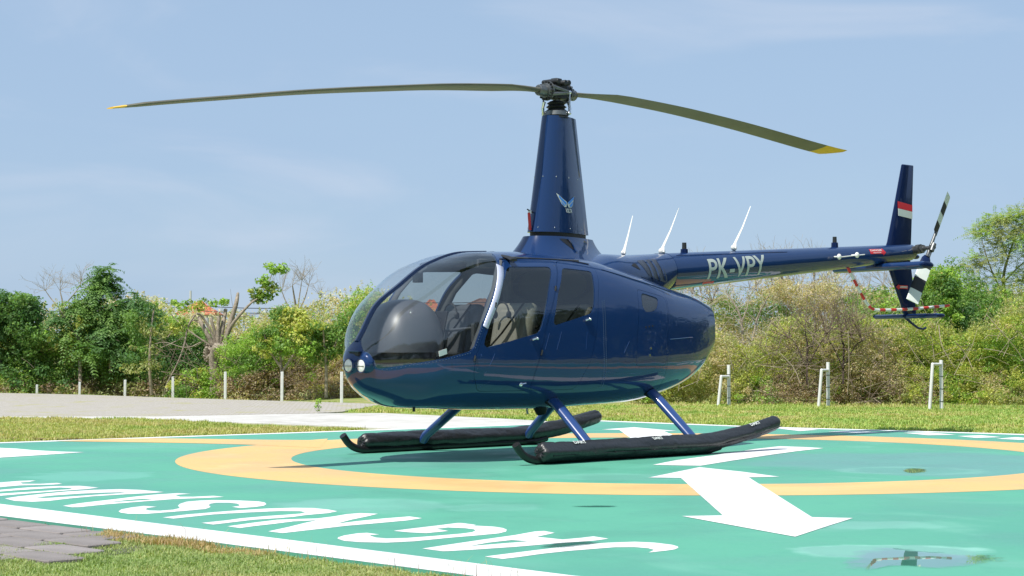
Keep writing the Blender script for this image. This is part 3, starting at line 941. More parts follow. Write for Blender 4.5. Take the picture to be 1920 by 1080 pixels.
KX = np.array([2.5, 2.46, 2.36, 2.2, 1.95, 1.6, 1.2, 0.6, 0.0, -0.6, -1.2, -1.6, -1.8])
KB = {'zt': [0.871, 0.934, 1.079, 1.322, 1.5, 1.71, 1.815, 1.835, 1.8, 1.7, 1.57, 1.49, 1.425],
      'zb': [0.801, 0.696, 0.609, 0.536, 0.459, 0.443, 0.426, 0.419, 0.432, 0.45, 0.545, 0.685, 0.86],
      'w': [0.044, 0.11, 0.225, 0.425, 0.62, 0.71, 0.735, 0.735, 0.73, 0.7, 0.605, 0.495, 0.425],
      'zm': [0.849, 0.86, 0.868, 0.877, 0.885, 0.905, 0.92, 0.938, 0.956, 0.984, 1.0, 1.05, 1.11],
      'nu': [2.0, 2.0, 2.1, 2.45, 2.8, 3.1, 3.1, 3.2, 3.3, 3.2, 3.2, 3.6, 4.0],
      'nl': [2.0, 1.95, 1.97, 2.1, 2.4, 2.63, 2.82, 3.0, 3.05, 3.0, 2.9, 2.9, 2.9]}
KB = {k: np.array(v) for k, v in KB.items()}

def pchip(xk, yk, x):
    xk = np.asarray(xk, float); yk = np.asarray(yk, float)
    if xk[0] > xk[-1]: xk = xk[::-1]; yk = yk[::-1]
    h = np.diff(xk); d = np.diff(yk) / h
    m = np.zeros(len(xk))
    for i in range(1, len(xk) - 1):
        if d[i - 1] * d[i] > 0:
            w1 = 2 * h[i] + h[i - 1]; w2 = h[i] + 2 * h[i - 1]
            m[i] = (w1 + w2) / (w1 / d[i - 1] + w2 / d[i])
    m[0] = d[0]; m[-1] = d[-1]
    x = np.clip(x, xk[0], xk[-1]); i = np.clip(np.searchsorted(xk, x) - 1, 0, len(h) - 1)
    t = (x - xk[i]) / h[i]
    return (2 * t**3 - 3 * t**2 + 1) * yk[i] + (t**3 - 2 * t**2 + t) * h[i] * m[i] + (-2 * t**3 + 3 * t**2) * yk[i + 1] + (t**3 - t**2) * h[i] * m[i + 1]

def bodyY(x, z):
    x = np.asarray(x, float); z = np.asarray(z, float)
    v = {k: pchip(KX, KB[k], x) for k in KB}
    up = z >= v['zm']
    s = np.where(up, (z - v['zm']) / (v['zt'] - v['zm']), (v['zm'] - z) / (v['zm'] - v['zb']))
    n = np.where(up, v['nu'], v['nl'])
    return v['w'] * np.clip(1 - np.clip(s, 0, 1) ** n, 0, 1) ** (1 / n)

def half_surface(xs, secs, A):
    """lofted half (y >= 0) from a function of x; returns V, N, T"""
    P = secs(xs[:, None], A[None, :])
    V = P.reshape(-1, 3)
    du = np.gradient(P, axis=0); dv = np.gradient(P, axis=1)
    N = np.cross(dv, du)
    l = np.linalg.norm(N, axis=2, keepdims=True); l[l < 1e-12] = 1
    N = (N / l)
    cen = P.mean(1, keepdims=True) * np.array([1, 0, 1])
    fl = ((P - cen) * N).sum(2).sum() < 0
    if fl: N = -N
    # on the centre plane the normal has no sideways part
    for j in (0, -1):
        N[:, j, 1] = 0
        l = np.linalg.norm(N[:, j], axis=1, keepdims=True); l[l < 1e-9] = 1
        N[:, j] /= l
    N = N.reshape(-1, 3)
    n, m = len(xs), len(A)
    I = (np.arange(n - 1)[:, None] * m + np.arange(m - 1)[None]).ravel()
    q = np.stack([I, I + 1, I + m + 1, I + m], 1)
    T = np.vstack([q[:, [0, 1, 2]], q[:, [0, 2, 3]]])
    a, b, c = V[T[:, 0]], V[T[:, 1]], V[T[:, 2]]
    fn = np.cross(b - a, c - a)
    flip = (fn * N[T[:, 0]]).sum(1) < 0
    T[flip] = T[flip][:, ::-1]
    return V, N, T

def body_sec(x, a):
    v = {k: pchip(KX, KB[k], x) for k in KB}
    ca, sa = np.abs(np.cos(a)), np.sin(a)
    n = np.where(sa >= 0, v['nu'], v['nl']); h = np.where(sa >= 0, v['zt'] - v['zm'], v['zm'] - v['zb'])
    y = v['w'] * ca ** (2 / n)
    z = v['zm'] + h * np.sign(sa) * np.abs(sa) ** (2 / n)
    return np.stack([np.broadcast_to(x, y.shape), y, z], -1)

xs = np.r_[2.5 - 0.5 * np.linspace(0, 1, 46)[:-1] ** 1.7, np.linspace(2.0, -1.8, 150)]
A_ = np.linspace(-np.pi / 2, np.pi / 2, 121)
# crowd the samples where the superellipse turns fastest
A_ = A_ + 0.16 * np.sin(4 * A_) * 0.5
HALF = half_surface(xs, body_sec, A_)

# windshield region
XRZ = np.array([[0.90, 1.74], [0.94, 1.715], [1.167, 1.612], [1.477, 1.424], [1.666, 1.290], [1.746, 1.215], [1.794, 1.15], [1.815, 1.03], [1.84, 0.88]])
WBX = np.array([[1.60, 0.975], [1.711, 0.948], [1.936, 0.89], [2.162, 0.842], [2.355, 0.793], [2.52, 0.74]])
NYZ = np.array([[0.76, 0.235], [0.785, 0.222], [0.83, 0.20], [0.917, 0.145], [1.03, 0.035], [1.06, 0.018], [1.9, 0.018]])
def f_ws(V):
    x, y, z = V[:, 0], np.abs(V[:, 1]), V[:, 2]
    f1 = np.interp(z, XRZ[:, 0], XRZ[:, 1]) - x
    f2 = np.interp(x, WBX[:, 0], WBX[:, 1]) - z
    f3 = np.interp(z, NYZ[:, 0], NYZ[:, 1]) - y
    return np.maximum(np.maximum(f1, f2), f3)

FRONT_DOOR = round_poly([(1.195, 1.722), (0.86, 1.742), (0.552, 1.742), (0.712, 1.493), (0.80, 1.32), (0.889, 1.15), (0.941, 0.929), (0.977, 0.86), (1.019, 0.75), (1.03, 0.60), (1.60, 0.60), (1.70, 0.74), (1.69, 0.90), (1.585, 1.13), (1.40, 1.44), (1.275, 1.64)], 0.05)
REAR_DOOR = round_poly([(0.545, 1.742), (0.30, 1.738), (0.06, 1.712), (0.19, 1.41), (0.235, 1.12), (0.31, 0.86), (0.39, 0.745), (0.46, 0.60), (1.022, 0.60), (1.011, 0.75), (0.969, 0.86), (0.933, 0.929), (0.881, 1.15), (0.792, 1.32), (0.704, 1.493)], 0.05)
FRONT_WIN = round_poly([(1.197, 1.669), (0.654, 1.686), (0.78, 1.515), (0.935, 1.155), (0.963, 1.10), (1.59, 0.967), (1.608, 1.01), (1.512, 1.217), (1.374, 1.46)], 0.06)
REAR_WIN = round_poly([(0.531, 1.680), (0.148, 1.660), (0.186, 1.574), (0.262, 1.322), (0.298, 1.276), (0.775, 1.163), (0.788, 1.198), (0.697, 1.447)], 0.05)
COWL_WIN = round_poly([(-0.451, 1.482), (-0.711, 1.432), (-0.665, 1.343), (-0.595, 1.310), (-0.46, 1.295), (-0.42, 1.363)], 0.05)
CARGO_DOOR = round_poly([(-0.40, 1.515), (-0.835, 1.445), (-0.79, 1.12), (-0.775, 0.80), (-0.30, 0.80), (-0.33, 1.15)], 0.05)
AFT_COWL = [(-0.88, 1.60), (-1.9, 1.6), (-1.9, 0.3), (-0.78, 0.3), (-0.79, 0.78), (-0.80, 1.12), (-0.86, 1.46)]

def xz(V): return V[:, [0, 2]]
G = 0.0028
glass_region = clip(HALF, f_ws(HALF[0]) - 0.001)
rest = clip(HALF, -(f_ws(HALF[0])) + 0.0)
parts = {}
for key, poly in (('front', FRONT_DOOR), ('rear', REAR_DOOR), ('cargo', CARGO_DOOR), ('aft', AFT_COWL)):
    f = poly_sdf(xz(rest[0]), poly)
    parts[key] = clip(rest, f + G)
    rest = clip(rest, -f)
wins = {}
for key, poly in (('front', FRONT_WIN), ('rear', REAR_WIN), ('cargo', COWL_WIN)):
    s = parts[key]
    f = poly_sdf(xz(s[0]), poly)
    wins[key] = clip(s, f + 0.001)
    parts[key] = clip(s, -f)

surf_obj('fuselage_skin', join(rest, mirror(rest)), M['blue'], HELI, 0.02)
for sgn, mf in ((1, lambda s: s), (-1, mirror)):
    surf_obj('windshield', mf(glass_region), M['windshield'], HELI, 0, -0.002)
    for key, nm in (('front', 'cabin_door'), ('rear', 'rear_cabin_door')):
        d = surf_obj(nm, mf(parts[key]), M['blue'], HELI, 0.02)
        surf_obj('window', mf(wins[key]), M['side_glass'], d, 0, -0.004)
        # lever handle and hinges
        if key == 'front':
            hz, hx = [(0.655, 1.148)], [(1.032, 1.048)]
            hinges = [(1.70, 0.881), (1.46, 1.33)]
        else:
            hz, hx = [], [(0.36, 1.222)]
            hinges = [(0.944, 0.929), (0.717, 1.489)]
        for (x, z) in hx:
            y = float(bodyY(x, z))
            b = MB().tube([(x + 0.035, sgn * (y + 0.010), z - 0.010), (x - 0.015, sgn * (y + 0.014), z + 0.004)], 0.0085, 8)
            b.ball((x - 0.035, sgn * (y + 0.006), z + 0.002), 0.013, 8)
            b.tube([(x - 0.012, sgn * y, z + 0.012), (x - 0.012, sgn * (y + 0.02), z + 0.014)], 0.006, 6)
            b.build('door_handle', M['bright'], d, True)
        for (z, x) in hz:
            y = float(bodyY(x, z))
            MB().ball((x, sgn * (y + 0.002), z), 0.02, 10, sc=(1, .5, 1)).tube([(x, sgn * (y + .012), z + .004), (x - 0.05, sgn * (y + .012), z + .010)], 0.006, 6).build('door_latch', M['bright'], d, True)
        for (x, z) in hinges:
            y = float(bodyY(x, z))
            MB().tube([(x + 0.006, sgn * (y + 0.004), z - 0.022), (x - 0.006, sgn * (y + 0.004), z + 0.022)], 0.009, 8).ball((x, sgn * (y + .01), z), 0.007, 6).build('hinge', M['dark_metal'], d, True)
    d = surf_obj('cargo_door', mf(parts['cargo']), M['blue'], HELI, 0.02)
    surf_obj('window', mf(wins['cargo']), M['mesh_grey'], d, 0, -0.006)
    for (x, z) in ((-0.518, 0.966), (-0.503, 0.902)):
        y = float(bodyY(x, z))
        MB().tube([(x, sgn * (y - .004), z), (x, sgn * (y + 0.006), z)], 0.012, 8).build('latch', M['bright'], d, True)
    for (x, z) in ((-0.50, 1.165), (-0.55, 1.17), (-0.45, 1.16)):
        y = float(bodyY(x, z))
        MB().tube([(x, sgn * (y - .004), z), (x, sgn * (y + 0.003), z)], 0.009, 8).build('vent_hole', M['black'], d)
surf_obj('engine_cowl', join(parts['aft'], mirror(parts['aft'])), M['blue'], HELI, 0.02)

# nose tip and tail cap
def cap(x, name, mat, inset=0.0, scale=1.0):
    P = body_sec(np.array([[x]]), np.linspace(-np.pi / 2, np.pi / 2, 25)[None])[0]
    Q = np.vstack([P, (P * [1, -1, 1])[::-1][1:-1]])
    c = Q.mean(0)
    Q = c + (Q - c) * scale; Q[:, 0] += inset
    V = np.vstack([Q, c + [inset, 0, 0]])
    n = len(Q)
    return mesh_obj(name, V, [(i, (i + 1) % n, n) for i in range(n)], mat, HELI)
cap(2.5, 'nose_cap', M['blue'])
cap(-1.8, 'exhaust_grille', M['mesh_grey'], 0.03, 0.99)

# dark backing just under the skin so seams read as seams, and cabin liner
def inner(S, d):
    V, N, T = S
    return V - N * d, -N, T[:, ::-1].copy()
lin = clip(HALF, -(f_ws(HALF[0]) - 0.012))
lin = clip(lin, -(poly_sdf(xz(lin[0]), FRONT_WIN) - 0.006))
lin = clip(lin, -(poly_sdf(xz(lin[0]), REAR_WIN) - 0.006))
lin = (lin[0] - lin[1] * 0.022, lin[1], lin[2])
surf_obj('cabin_liner', join(lin, mirror(lin)), M['liner'], HELI)

# centre bow over the windshield and side posts
bx = np.linspace(2.40, 0.92, 40)
bz = pchip(KX, KB['zt'], bx)
b = MB()
V = []; F = []
for x, z in zip(bx, bz):
    for y, h in ((-0.026, -0.006), (-0.022, 0.008), (0.022, 0.008), (0.026, -0.006)):
        V.append((x + (h if x > 2.1 else h * 0.4), y, z + h))
for i in range(len(bx) - 1):
    for k in range(3):
        F.append((i * 4 + k, i * 4 + k + 1, i * 4 + 5 + k, i * 4 + 4 + k))
o = mesh_obj('windshield_bow', V, F, M['blue'], HELI, True)
for sgn in (1, -1):
    # bright air deflector strip on the door post
    L = [(1.26, 1.678), (1.372, 1.50), (1.46, 1.35), (1.56, 1.19), (1.585, 1.14)]
    L = chaikin(L, 4, False)
    V = []; F = []
    for i, (x, z) in enumerate(L):
        t = L[min(i + 1, len(L) - 1)] - L[max(i - 1, 0)]; t = t / np.hypot(*t); nrm = np.array([t[1], -t[0]])
        for k, (s_, h) in enumerate(((-0.027, 0.0), (-0.024, 0.007), (0.024, 0.007), (0.027, 0.0))):
            p = (x + nrm[0] * s_, z + nrm[1] * s_)
            V.append((p[0], sgn * (float(bodyY(*p)) + h), p[1]))
    for i in range(len(L) - 1):
        for k in range(3):
            F.append((i * 4 + k, i * 4 + k + 1, i * 4 + 5 + k, i * 4 + 4 + k))
    F.append((0, 1, 2, 3)); F.append(tuple(len(V) - 4 + k for k in (3, 2, 1, 0)))
    mesh_obj('air_deflector', V, F, M['chrome_strip'], HELI, True)
    # thin dark rain gutter above the doors
    gx_ = np.linspace(1.19, 0.10, 24)
    gz_ = np.interp(gx_, [0.10, 0.30, 0.55, 0.86, 1.19], [1.728, 1.752, 1.757, 1.757, 1.738])
    MB().tube([(x, sgn * (float(bodyY(x, z)) + 0.004), z) for x, z in zip(gx_, gz_)], 0.007, 6).build('door_gutter', M['seal'], HELI, True)
    # piano hinge on the upper cowl shoulder
    gx_ = np.linspace(-0.02, -1.05, 14); gz_ = np.interp(gx_, [-1.05, -0.02], [1.50, 1.68])
    MB().tube([(x, sgn * (float(bodyY(x, z)) + 0.002), z) for x, z in zip(gx_, gz_)], 0.005, 6).build('cowl_hinge', M['navy'], HELI, True)
    MB().tube([(x, sgn * (float(bodyY(x, z)) + 0.002), z) for x, z in ((-0.83, 1.051), (-1.05, 1.062), (-1.25, 1.072))], 0.003, 6).build('seam_strip', M['strut_blue'], HELI, True)

# rivet rows: tiny domes, too small to pick apart
rv = MB()
def dome(x, z, sgn=1, r=0.0042):
    y = float(bodyY(x, z))
    if y < 0.05: return
    rv.box((x, sgn * (y + 0.0005), z), (r * 1.6, r * 1.2, r * 1.6))
for sgn in (1, -1):
    for k in range(46):
        z = 0.62 + k * 0.017
        dome(0.128 + 0.02 * math.sin(k * .05), z, sgn); dome(0.10 + 0.02 * math.sin(k * .05), z + .008, sgn)
    for x in np.linspace(1.74, 2.33, 26): dome(x, float(np.interp(x, WBX[:, 0], WBX[:, 1])) - 0.014, sgn)
    for z in np.linspace(0.97, 1.64, 30): dome(float(np.interp(z, XRZ[:, 0], XRZ[:, 1])) - 0.010, z, sgn)
    for x in np.linspace(-0.35, -0.80, 18): dome(x, 0.785, sgn)
    for x in np.linspace(0.1, -0.75, 30): dome(x, 0.745 + 0.01 * math.sin(x * 6), sgn)
    for z in np.linspace(0.70, 0.95, 10): dome(-0.60 - z * .2, z, sgn, .003)
tag(rv.build('rivets', M['rivet'], HELI), kind='stuff')

# stiffener edges that print through the door and cowl skins
for sgn in (1, -1):
    for L in ([(1.487, 0.921), (1.53, 0.84), (1.578, 0.755)], [(1.629, 0.916), (1.666, 0.791)], [(0.691, 1.11), (0.753, 0.952)], [(0.364, 1.112), (0.38, 0.956)], [(0.844, 1.095), (0.898, 0.956)], [(1.603, 0.638), (1.509, 0.682)], [(-0.204, 1.029), (-0.129, 0.922)], [(0.148, 0.756), (-0.30, 0.735), (-0.74, 0.703)]):
        MB().tube([(x, sgn * (float(bodyY(x, z)) - 0.0005), z) for x, z in L], 0.0022, 6).build('skin_stiffener', M['strut_blue'], HELI, True)

# nose: landing lights, duct above them, probe ring
MB().ball((2.402, 0.060, 0.842), 1.0, 28, sc=(0.062, 0.150, 0.105)).build('lamp_fairing', M['blue'], HELI, True)
for (py_, pz_, lx) in ((0.138, 0.820, 2.463), (0.020, 0.822, 2.502)):
    hou = MB().tube([(lx - 0.10, py_, pz_), (lx - 0.002, py_, pz_ + .001)], [0.066, 0.059], 24).build('landing_light', M['blue'], HELI, True)
    MB().ball((lx + 0.000, py_, pz_), 0.056, 24, sc=(0.22, 1, 1)).build('lens', M['lamp_glass'], hou, True)
    MB().box((lx + 0.0115, py_, pz_ - 0.004), (0.003, 0.085, 0.006)).build('lens_bar', M['steel'], hou)
    rg = [(lx + 0.004, py_ + .057 * math.cos(a), pz_ + .057 * math.sin(a)) for a in np.linspace(0, 2 * np.pi, 25)]
    MB().tube(rg, 0.006, 6, cap=False).build('bezel', M['blue'], hou, True)
MB().box((2.438, 0.045, 0.918), (0.060, 0.12, 0.034)).box((2.445, 0.045, 0.939), (0.055, 0.14, 0.010), mi=1).build('fresh_air_duct', [M['black'], M['blue']], HELI, bevel=0.004)
MB().tube([(2.46, -0.05, 0.80), (2.505, -0.05, 0.80)], 0.012, 10).build('static_port', M['bright'], HELI, True)
MB().tube([(1.85, 0.1, 0.47), (1.85, 0.1, 0.425)], 0.012, 8).build('drain_fitting', M['black'], HELI, True)
MB().tube([(0.42, 0.2, 0.45), (0.40, 0.2, 0.395), (0.36, 0.2, 0.385)], [0.07, 0.055, 0.02], 14).build('belly_light', M['black'], HELI, True)
MB().tube([(0.30, -0.1, 0.45), (0.28, -0.1, 0.36)], 0.014, 8, flat=0.4).build('belly_antenna', M['white'], HELI, True)

# ---- cabin interior
fx = np.linspace(0.05, 2.05, 20)
FV = [(x, float(bodyY(x, 0.60)) - 0.05, 0.60) for x in fx] + [(x, -float(bodyY(x, 0.60)) + 0.05, 0.60) for x in fx]
mesh_obj('cabin_floor', FV, [(i, i + 1, 21 + i, 20 + i) for i in range(19)], M['carpet'], HELI)
zz = np.linspace(0.58, 1.70, 18)
V = [(0.03, float(bodyY(0.03, z)) - 0.03, z) for z in zz] + [(0.03, -float(bodyY(0.03, z)) + 0.03, z) for z in zz[::-1]]
mesh_obj('rear_bulkhead', V, [tuple(range(len(V)))], M['liner'], HELI)

def cushion(name, c, d, mat, parent, tilt=0.0, bev=0.05):
    R = Matrix.Rotation(tilt, 3, 'Y')
    o = MB().box(c, d, R).build(name, mat, parent, True, 0)
    b_ = o.modifiers.new("bevel", 'BEVEL'); b_.width = bev; b_.segments = 4
    b_.limit_method = 'ANGLE'
    return o
def seat(x, y, w=0.50, mat=M['leather']):
    s = empty('seat', (0, 0, 0)); s.parent = HELI
    cushion('seat_cushion', (x + 0.22, y, 0.83), (0.50, w, 0.13), mat, s, -0.06)
    cushion('seat_base', (x + 0.20, y, 0.67), (0.44, w * 0.9, 0.20), M['leather_dark'], s, 0, 0.02)
    cushion('backrest', (x - 0.08, y, 1.09), (0.12, w * 0.94, 0.56), mat, s, -0.22, 0.055)
    cushion('backrest_panel', (x - 0.025, y, 1.10), (0.06, w * 0.55, 0.42), mat, s, -0.22, 0.03)
    MB().tube([(x - 0.02, y + w * .40, 1.36), (x + 0.07, y + .02, 1.10), (x + 0.14, y - w * .42, 0.86)], 0.026, 6, flat=0.25).build('seat_belt', M['black'], s)
    return s
seat(0.98, 0.335); seat(0.98, -0.335, mat=M['leather_dark'])
seat(0.26, 0.32); seat(0.26, -0.32)
for y in (0.335, -0.335):
    hs = [(1.0 + 0.03, y + 0.085 * math.cos(a), 1.27 + 0.10 * math.sin(a)) for a in np.linspace(0.1, np.pi - .1, 10)]
    MB().tube(hs, 0.008, 6).ball((1.03, y + .085, 1.26), 0.035, 10, sc=(.8, .5, 1)).ball((1.03, y - .085, 1.26), 0.035, 10, sc=(.8, .5, 1)).build('headset', M['black'], HELI, True)
MB().box((0.68, 0, 1.15), (0.05, 1.2, 0.02)).tube([(0.66, 0.0, 0.6), (0.64, 0.0, 1.72)], 0.05, 8, flat=0.5).build('mast_tube_cover', M['liner'], HELI)

# instrument console: rounded hood on a pedestal with a sloping dial face
con = empty('instrument_console'); con.parent = HELI
V = []; F = []
nn_ = 26; mm_ = 14
for i in range(mm_ + 1):
    t = i / mm_ * math.pi / 2
    for k in range(nn_):
        a = 2 * math.pi * k / nn_
        ca_, sa_ = math.cos(a), math.sin(a)
        V.append((1.925 + 0.345 * math.copysign(abs(ca_) ** .8, ca_) * math.cos(t) ** .75 - 0.05 * math.sin(t), 0.35 * math.copysign(abs(sa_) ** .8, sa_) * math.cos(t) ** .75, 0.93 + 0.455 * math.sin(t)))
for i in range(mm_):
    for k in range(nn_):
        F.append((i * nn_ + k, i * nn_ + (k + 1) % nn_, (i + 1) * nn_ + (k + 1) % nn_, (i + 1) * nn_ + k))
mesh_obj('instrument_hood', V, F, M['panel'], con, True)
MB().tube([(1.94, 0, 0.58), (1.93, 0, 0.80), (1.92, 0, 0.95)], [0.24, 0.27, 0.34], 20).build('pedestal', M['panel'], con, True)
MB().box((1.60, 0, 1.12), (0.02, 0.42, 0.34), Matrix.Rotation(-0.25, 3, 'Y')).build('dial_panel', M['black'], con, bevel=0.005)
for yy in (-0.13, 0.0, 0.13):
    for z_ in (1.05, 1.19):
        MB().tube([(1.575, yy, z_), (1.585, yy, z_)], 0.045, 14).build('dial', M['seal'], con)
MB().box((1.72, 0.0, 1.575), (0.05, 0.085, 0.085)).tube([(1.72, 0, 1.61), (1.72, 0, 1.66)], 0.008, 6).build('compass', M['black'], HELI, bevel=0.012)
cy = MB().tube([(1.32, 0.0, 0.6), (1.42, 0.0, 0.85), (1.38, 0.0, 1.12)], 0.016, 8)
cy.tube([(1.38, -0.34, 1.10), (1.38, 0.34, 1.14)], 0.014, 8).tube([(1.38, 0.34, 1.18), (1.38, 0.34, 1.02)], 0.02, 8).tube([(1.38, -0.34, 1.15), (1.38, -0.34, 0.99)], 0.02, 8)
cy.build('cyclic_stick', M['leather_dark'], HELI, True)
MB().ball((1.40, -0.06, 1.18), 0.022, 10).build('warning_knob', M['yellow'], HELI, True)
MB().box((2.02, 0.655, 0.93), (0.10, 0.004, 0.045), Matrix.Rotation(0.13, 3, 'Z') @ Matrix.Rotation(0.22, 3, 'Y')).build('placard', M['white'], HELI)
# overhead cabin frame and far door post seen through the glass
for sgn in (1, -1):
    pts = [(x, sgn * (float(bodyY(x, z)) - 0.035), z) for z, x in ((0.95, 1.69), (1.167, 1.585), (1.477, 1.40), (1.62, 1.30), (1.71, 1.20))]
    MB().tube(pts, 0.034, 8, flat=0.6).build('door_post', M['liner'], HELI, True)
    pts = [(x, sgn * (float(bodyY(x, z)) - 0.035), z) for z, x in ((0.62, 1.02), (0.86, 0.972), (1.15, 0.885), (1.493, 0.708), (1.68, 0.59))]
    MB().tube(pts, 0.032, 8, flat=0.6).build('door_post', M['liner'], HELI, True)
# roof bow along the rear edge of the glass
pts = []
for y in np.linspace(-0.60, 0.60, 17):
    z = 1.815 - 0.03 - 0.30 * abs(y) ** 3.2
    pts.append((1.02 + 0.35 * (y * y), y, z))
MB().tube(pts, 0.035, 8, flat=0.4).build('roof_bow', M['black'], HELI, True)
MB().box((0.62, 0, 1.755), (0.85, 0.95, 0.02)).box((0.95, 0, 1.72), (0.25, 0.16, 0.07)).build('overhead_panel', M['liner'], HELI, bevel=0.005)

# ---- mast fairing: lofted aerofoil
def airfoil(x0, x1, t, n=20):
    """outline, leading edge at x0, trailing edge at x1, max half thickness t"""
    c = x0 - x1; up = []
    for i in range(n + 1):
        s = 0.5 - 0.5 * math.cos(math.pi * i / n)
        y = t * (2.98 * math.sqrt(s) - 1.32 * s - 3.286 * s * s + 2.441 * s ** 3 - 0.815 * s ** 4) * 1.0
        up.append((x0 - c * s, y))
    return up + [(x, -y) for x, y in up[::-1][1:-1]]
def loft(name, sections, mat, parent, cap=True, smooth=True):
    V = []; F = []
    n = len(sections[0][0])
    for pts, z in sections:
        V += [(p[0], p[1], z if len(p) == 2 else p[2]) for p in pts]
    for i in range(len(sections) - 1):
        for k in range(n):
            F.append((i * n + k, i * n + (k + 1) % n, (i + 1) * n + (k + 1) % n, (i + 1) * n + k))
    if cap:
        F.append(tuple(range(n - 1, -1, -1))); F.append(tuple((len(sections) - 1) * n + k for k in range(n)))
    o = mesh_obj(name, V, F, mat, parent, smooth)
    bm = bmesh.new(); bm.from_mesh(o.data); bmesh.ops.recalc_face_normals(bm, faces=list(bm.faces)); bm.to_mesh(o.data); bm.free()
    if smooth: o.data.set_sharp_from_angle(angle=math.radians(40))
    return o
def mast_sec(z):
    t = (z - 2.035) / (3.125 - 2.035)
    return airfoil(0.335 + (0.155 - 0.335) * t, -0.435 + (-0.262 + 0.435) * t, 0.150 + (0.098 - 0.150) * t)
loft('mast_fairing', [(mast_sec(z), z) for z in np.linspace(2.035, 3.125, 12)], M['blue'], HELI)
loft('mast_seal', [(airfoil(0.305, -0.40, 0.135), 1.98), (airfoil(0.305, -0.40, 0.135), 2.036)], M['black'], HELI)
fasten = MB()
for z in (2.075, 2.55):
    sec = mast_sec(z)
    for k in range(2, 20, 4):
        for s_ in (1, -1):
            fasten.ball((sec[k][0], s_ * (sec[k][1]), z), 0.006, 6)
tag(fasten.build('fasteners', M['bright'], HELI, True), kind='stuff')

# flared base of the mast fairing
def base_sec(z):
    t = np.clip((2.0 - z) / (2.0 - 1.70), 0, 1)
    fl = t ** 1.7
    x0 = 0.375 + 0.16 * t + 0.10 * fl; x1 = -0.49 - 0.20 * t - 0.42 * t ** 3
    return airfoil(x0, x1, 0.185 + 0.06 * t + 0.14 * fl, 26)
loft('mast_fairing_base', [(base_sec(z), z) for z in np.linspace(1.70, 1.995, 16)], M['blue'], HELI)
# side scoop: dark mouth with a lip
for sgn in (1, -1):
    V = []; F = []
    mouth = [(0.165, 1.975), (0.045, 1.972), (0.012, 1.93), (0.0, 1.865), (0.06, 1.90), (0.12, 1.94)]
    def basey(x, z):
        s = base_sec(z); xs_ = [p[0] for p in s[:27]][::-1]; ys_ = [p[1] for p in s[:27]][::-1]
        return float(np.interp(x, xs_, ys_))
    V = [(x, sgn * (basey(x, z) + 0.003), z) for x, z in round_poly(mouth, 0.04, 4)]
    mesh_obj('air_scoop', V, [tuple(range(len(V)))], M['black'], HELI)
    MB().tube([(x, sgn * (basey(x, z) + 0.010), z) for x, z in ((0.05, 1.975), (0.008, 1.935), (-0.006, 1.87), (-0.01, 1.855))], 0.009, 6).build('scoop_lip', M['blue'], HELI, True)

# ---- boom root fairing and tail boom
RX = np.array([0.10, -0.20, -0.55, -0.86, -1.10, -1.30, -1.50])
RT = np.array([1.70, 1.80, 1.862, 1.866, 1.878, 1.890, 1.905])
RB = np.array([1.40, 1.35, 1.32, 1.30, 1.32, 1.42, 1.530])
RW = np.array([0.48, 0.46, 0.41, 0.345, 0.285, 0.24, 0.195])
RN = np.array([2.4, 2.5, 2.6, 2.6, 2.5, 2.3, 2.05])
def root_sec(x, a):
    zt = pchip(RX, RT, x); zb = pchip(RX, RB, x); w = pchip(RX, RW, x); n = pchip(RX, RN, x)
    ca_, sa_ = np.abs(np.cos(a)), np.sin(a); zm = (zt + zb) / 2
    return np.stack([np.broadcast_to(x, (w * ca_).shape), w * ca_ ** (2 / n), zm + (zt - zb) / 2 * np.sign(sa_) * np.abs(sa_) ** (2 / n)], -1)
def rootY(x, z):
    zt = pchip(RX, RT, x); zb = pchip(RX, RB, x); w = pchip(RX, RW, x); n = pchip(RX, RN, x); zm = (zt + zb) / 2
    return w * np.clip(1 - np.clip(np.abs(z - zm) / ((zt - zb) / 2), 0, 1) ** n, 0, 1) ** (1 / n)
RS = half_surface(np.linspace(0.10, -1.50, 48), root_sec, np.linspace(-np.pi / 2, np.pi / 2, 61))
surf_obj('boom_root_fairing', join(RS, mirror(RS)), M['blue'], HELI)
INTAKE = [(-0.80, 1.800), (-1.19, 1.832), (-1.30, 1.63), (-1.262, 1.60), (-0.93, 1.655)]
def patch(name, poly, Yf, off, mat, parent, sgn=1, step=0.02):
    """thin panel that follows a curved side"""
    p = np.asarray(poly, float)
    gx_ = np.arange(p[:, 0].min() - step, p[:, 0].max() + step * 1.5, step)
    gz_ = np.arange(p[:, 1].min() - step, p[:, 1].max() + step * 1.5, step)
    X_, Z_ = np.meshgrid(gx_, gz_)
    Y_ = Yf(X_.ravel(), Z_.ravel())
    V = np.stack([X_.ravel(), Y_ + off, Z_.ravel()], 1)
    e_ = 1e-3
    dYx = (Yf(X_.ravel() + e_, Z_.ravel()) - Yf(X_.ravel() - e_, Z_.ravel())) / (2 * e_)
    dYz = (Yf(X_.ravel(), Z_.ravel() + e_) - Yf(X_.ravel(), Z_.ravel() - e_)) / (2 * e_)
    N = np.stack([-dYx, np.ones(len(V)), -dYz], 1); N /= np.linalg.norm(N, axis=1, keepdims=True)
    n = len(gx_); I = (np.arange(len(gz_) - 1)[:, None] * n + np.arange(n - 1)[None]).ravel()
    T = np.vstack([np.stack([I, I + n + 1, I + 1], 1), np.stack([I, I + n, I + n + 1], 1)])
    S = clip((V, N, T), poly_sdf(V[:, [0, 2]], p))
    if sgn < 0: S = mirror(S)
    return surf_obj(name, S, mat, parent)
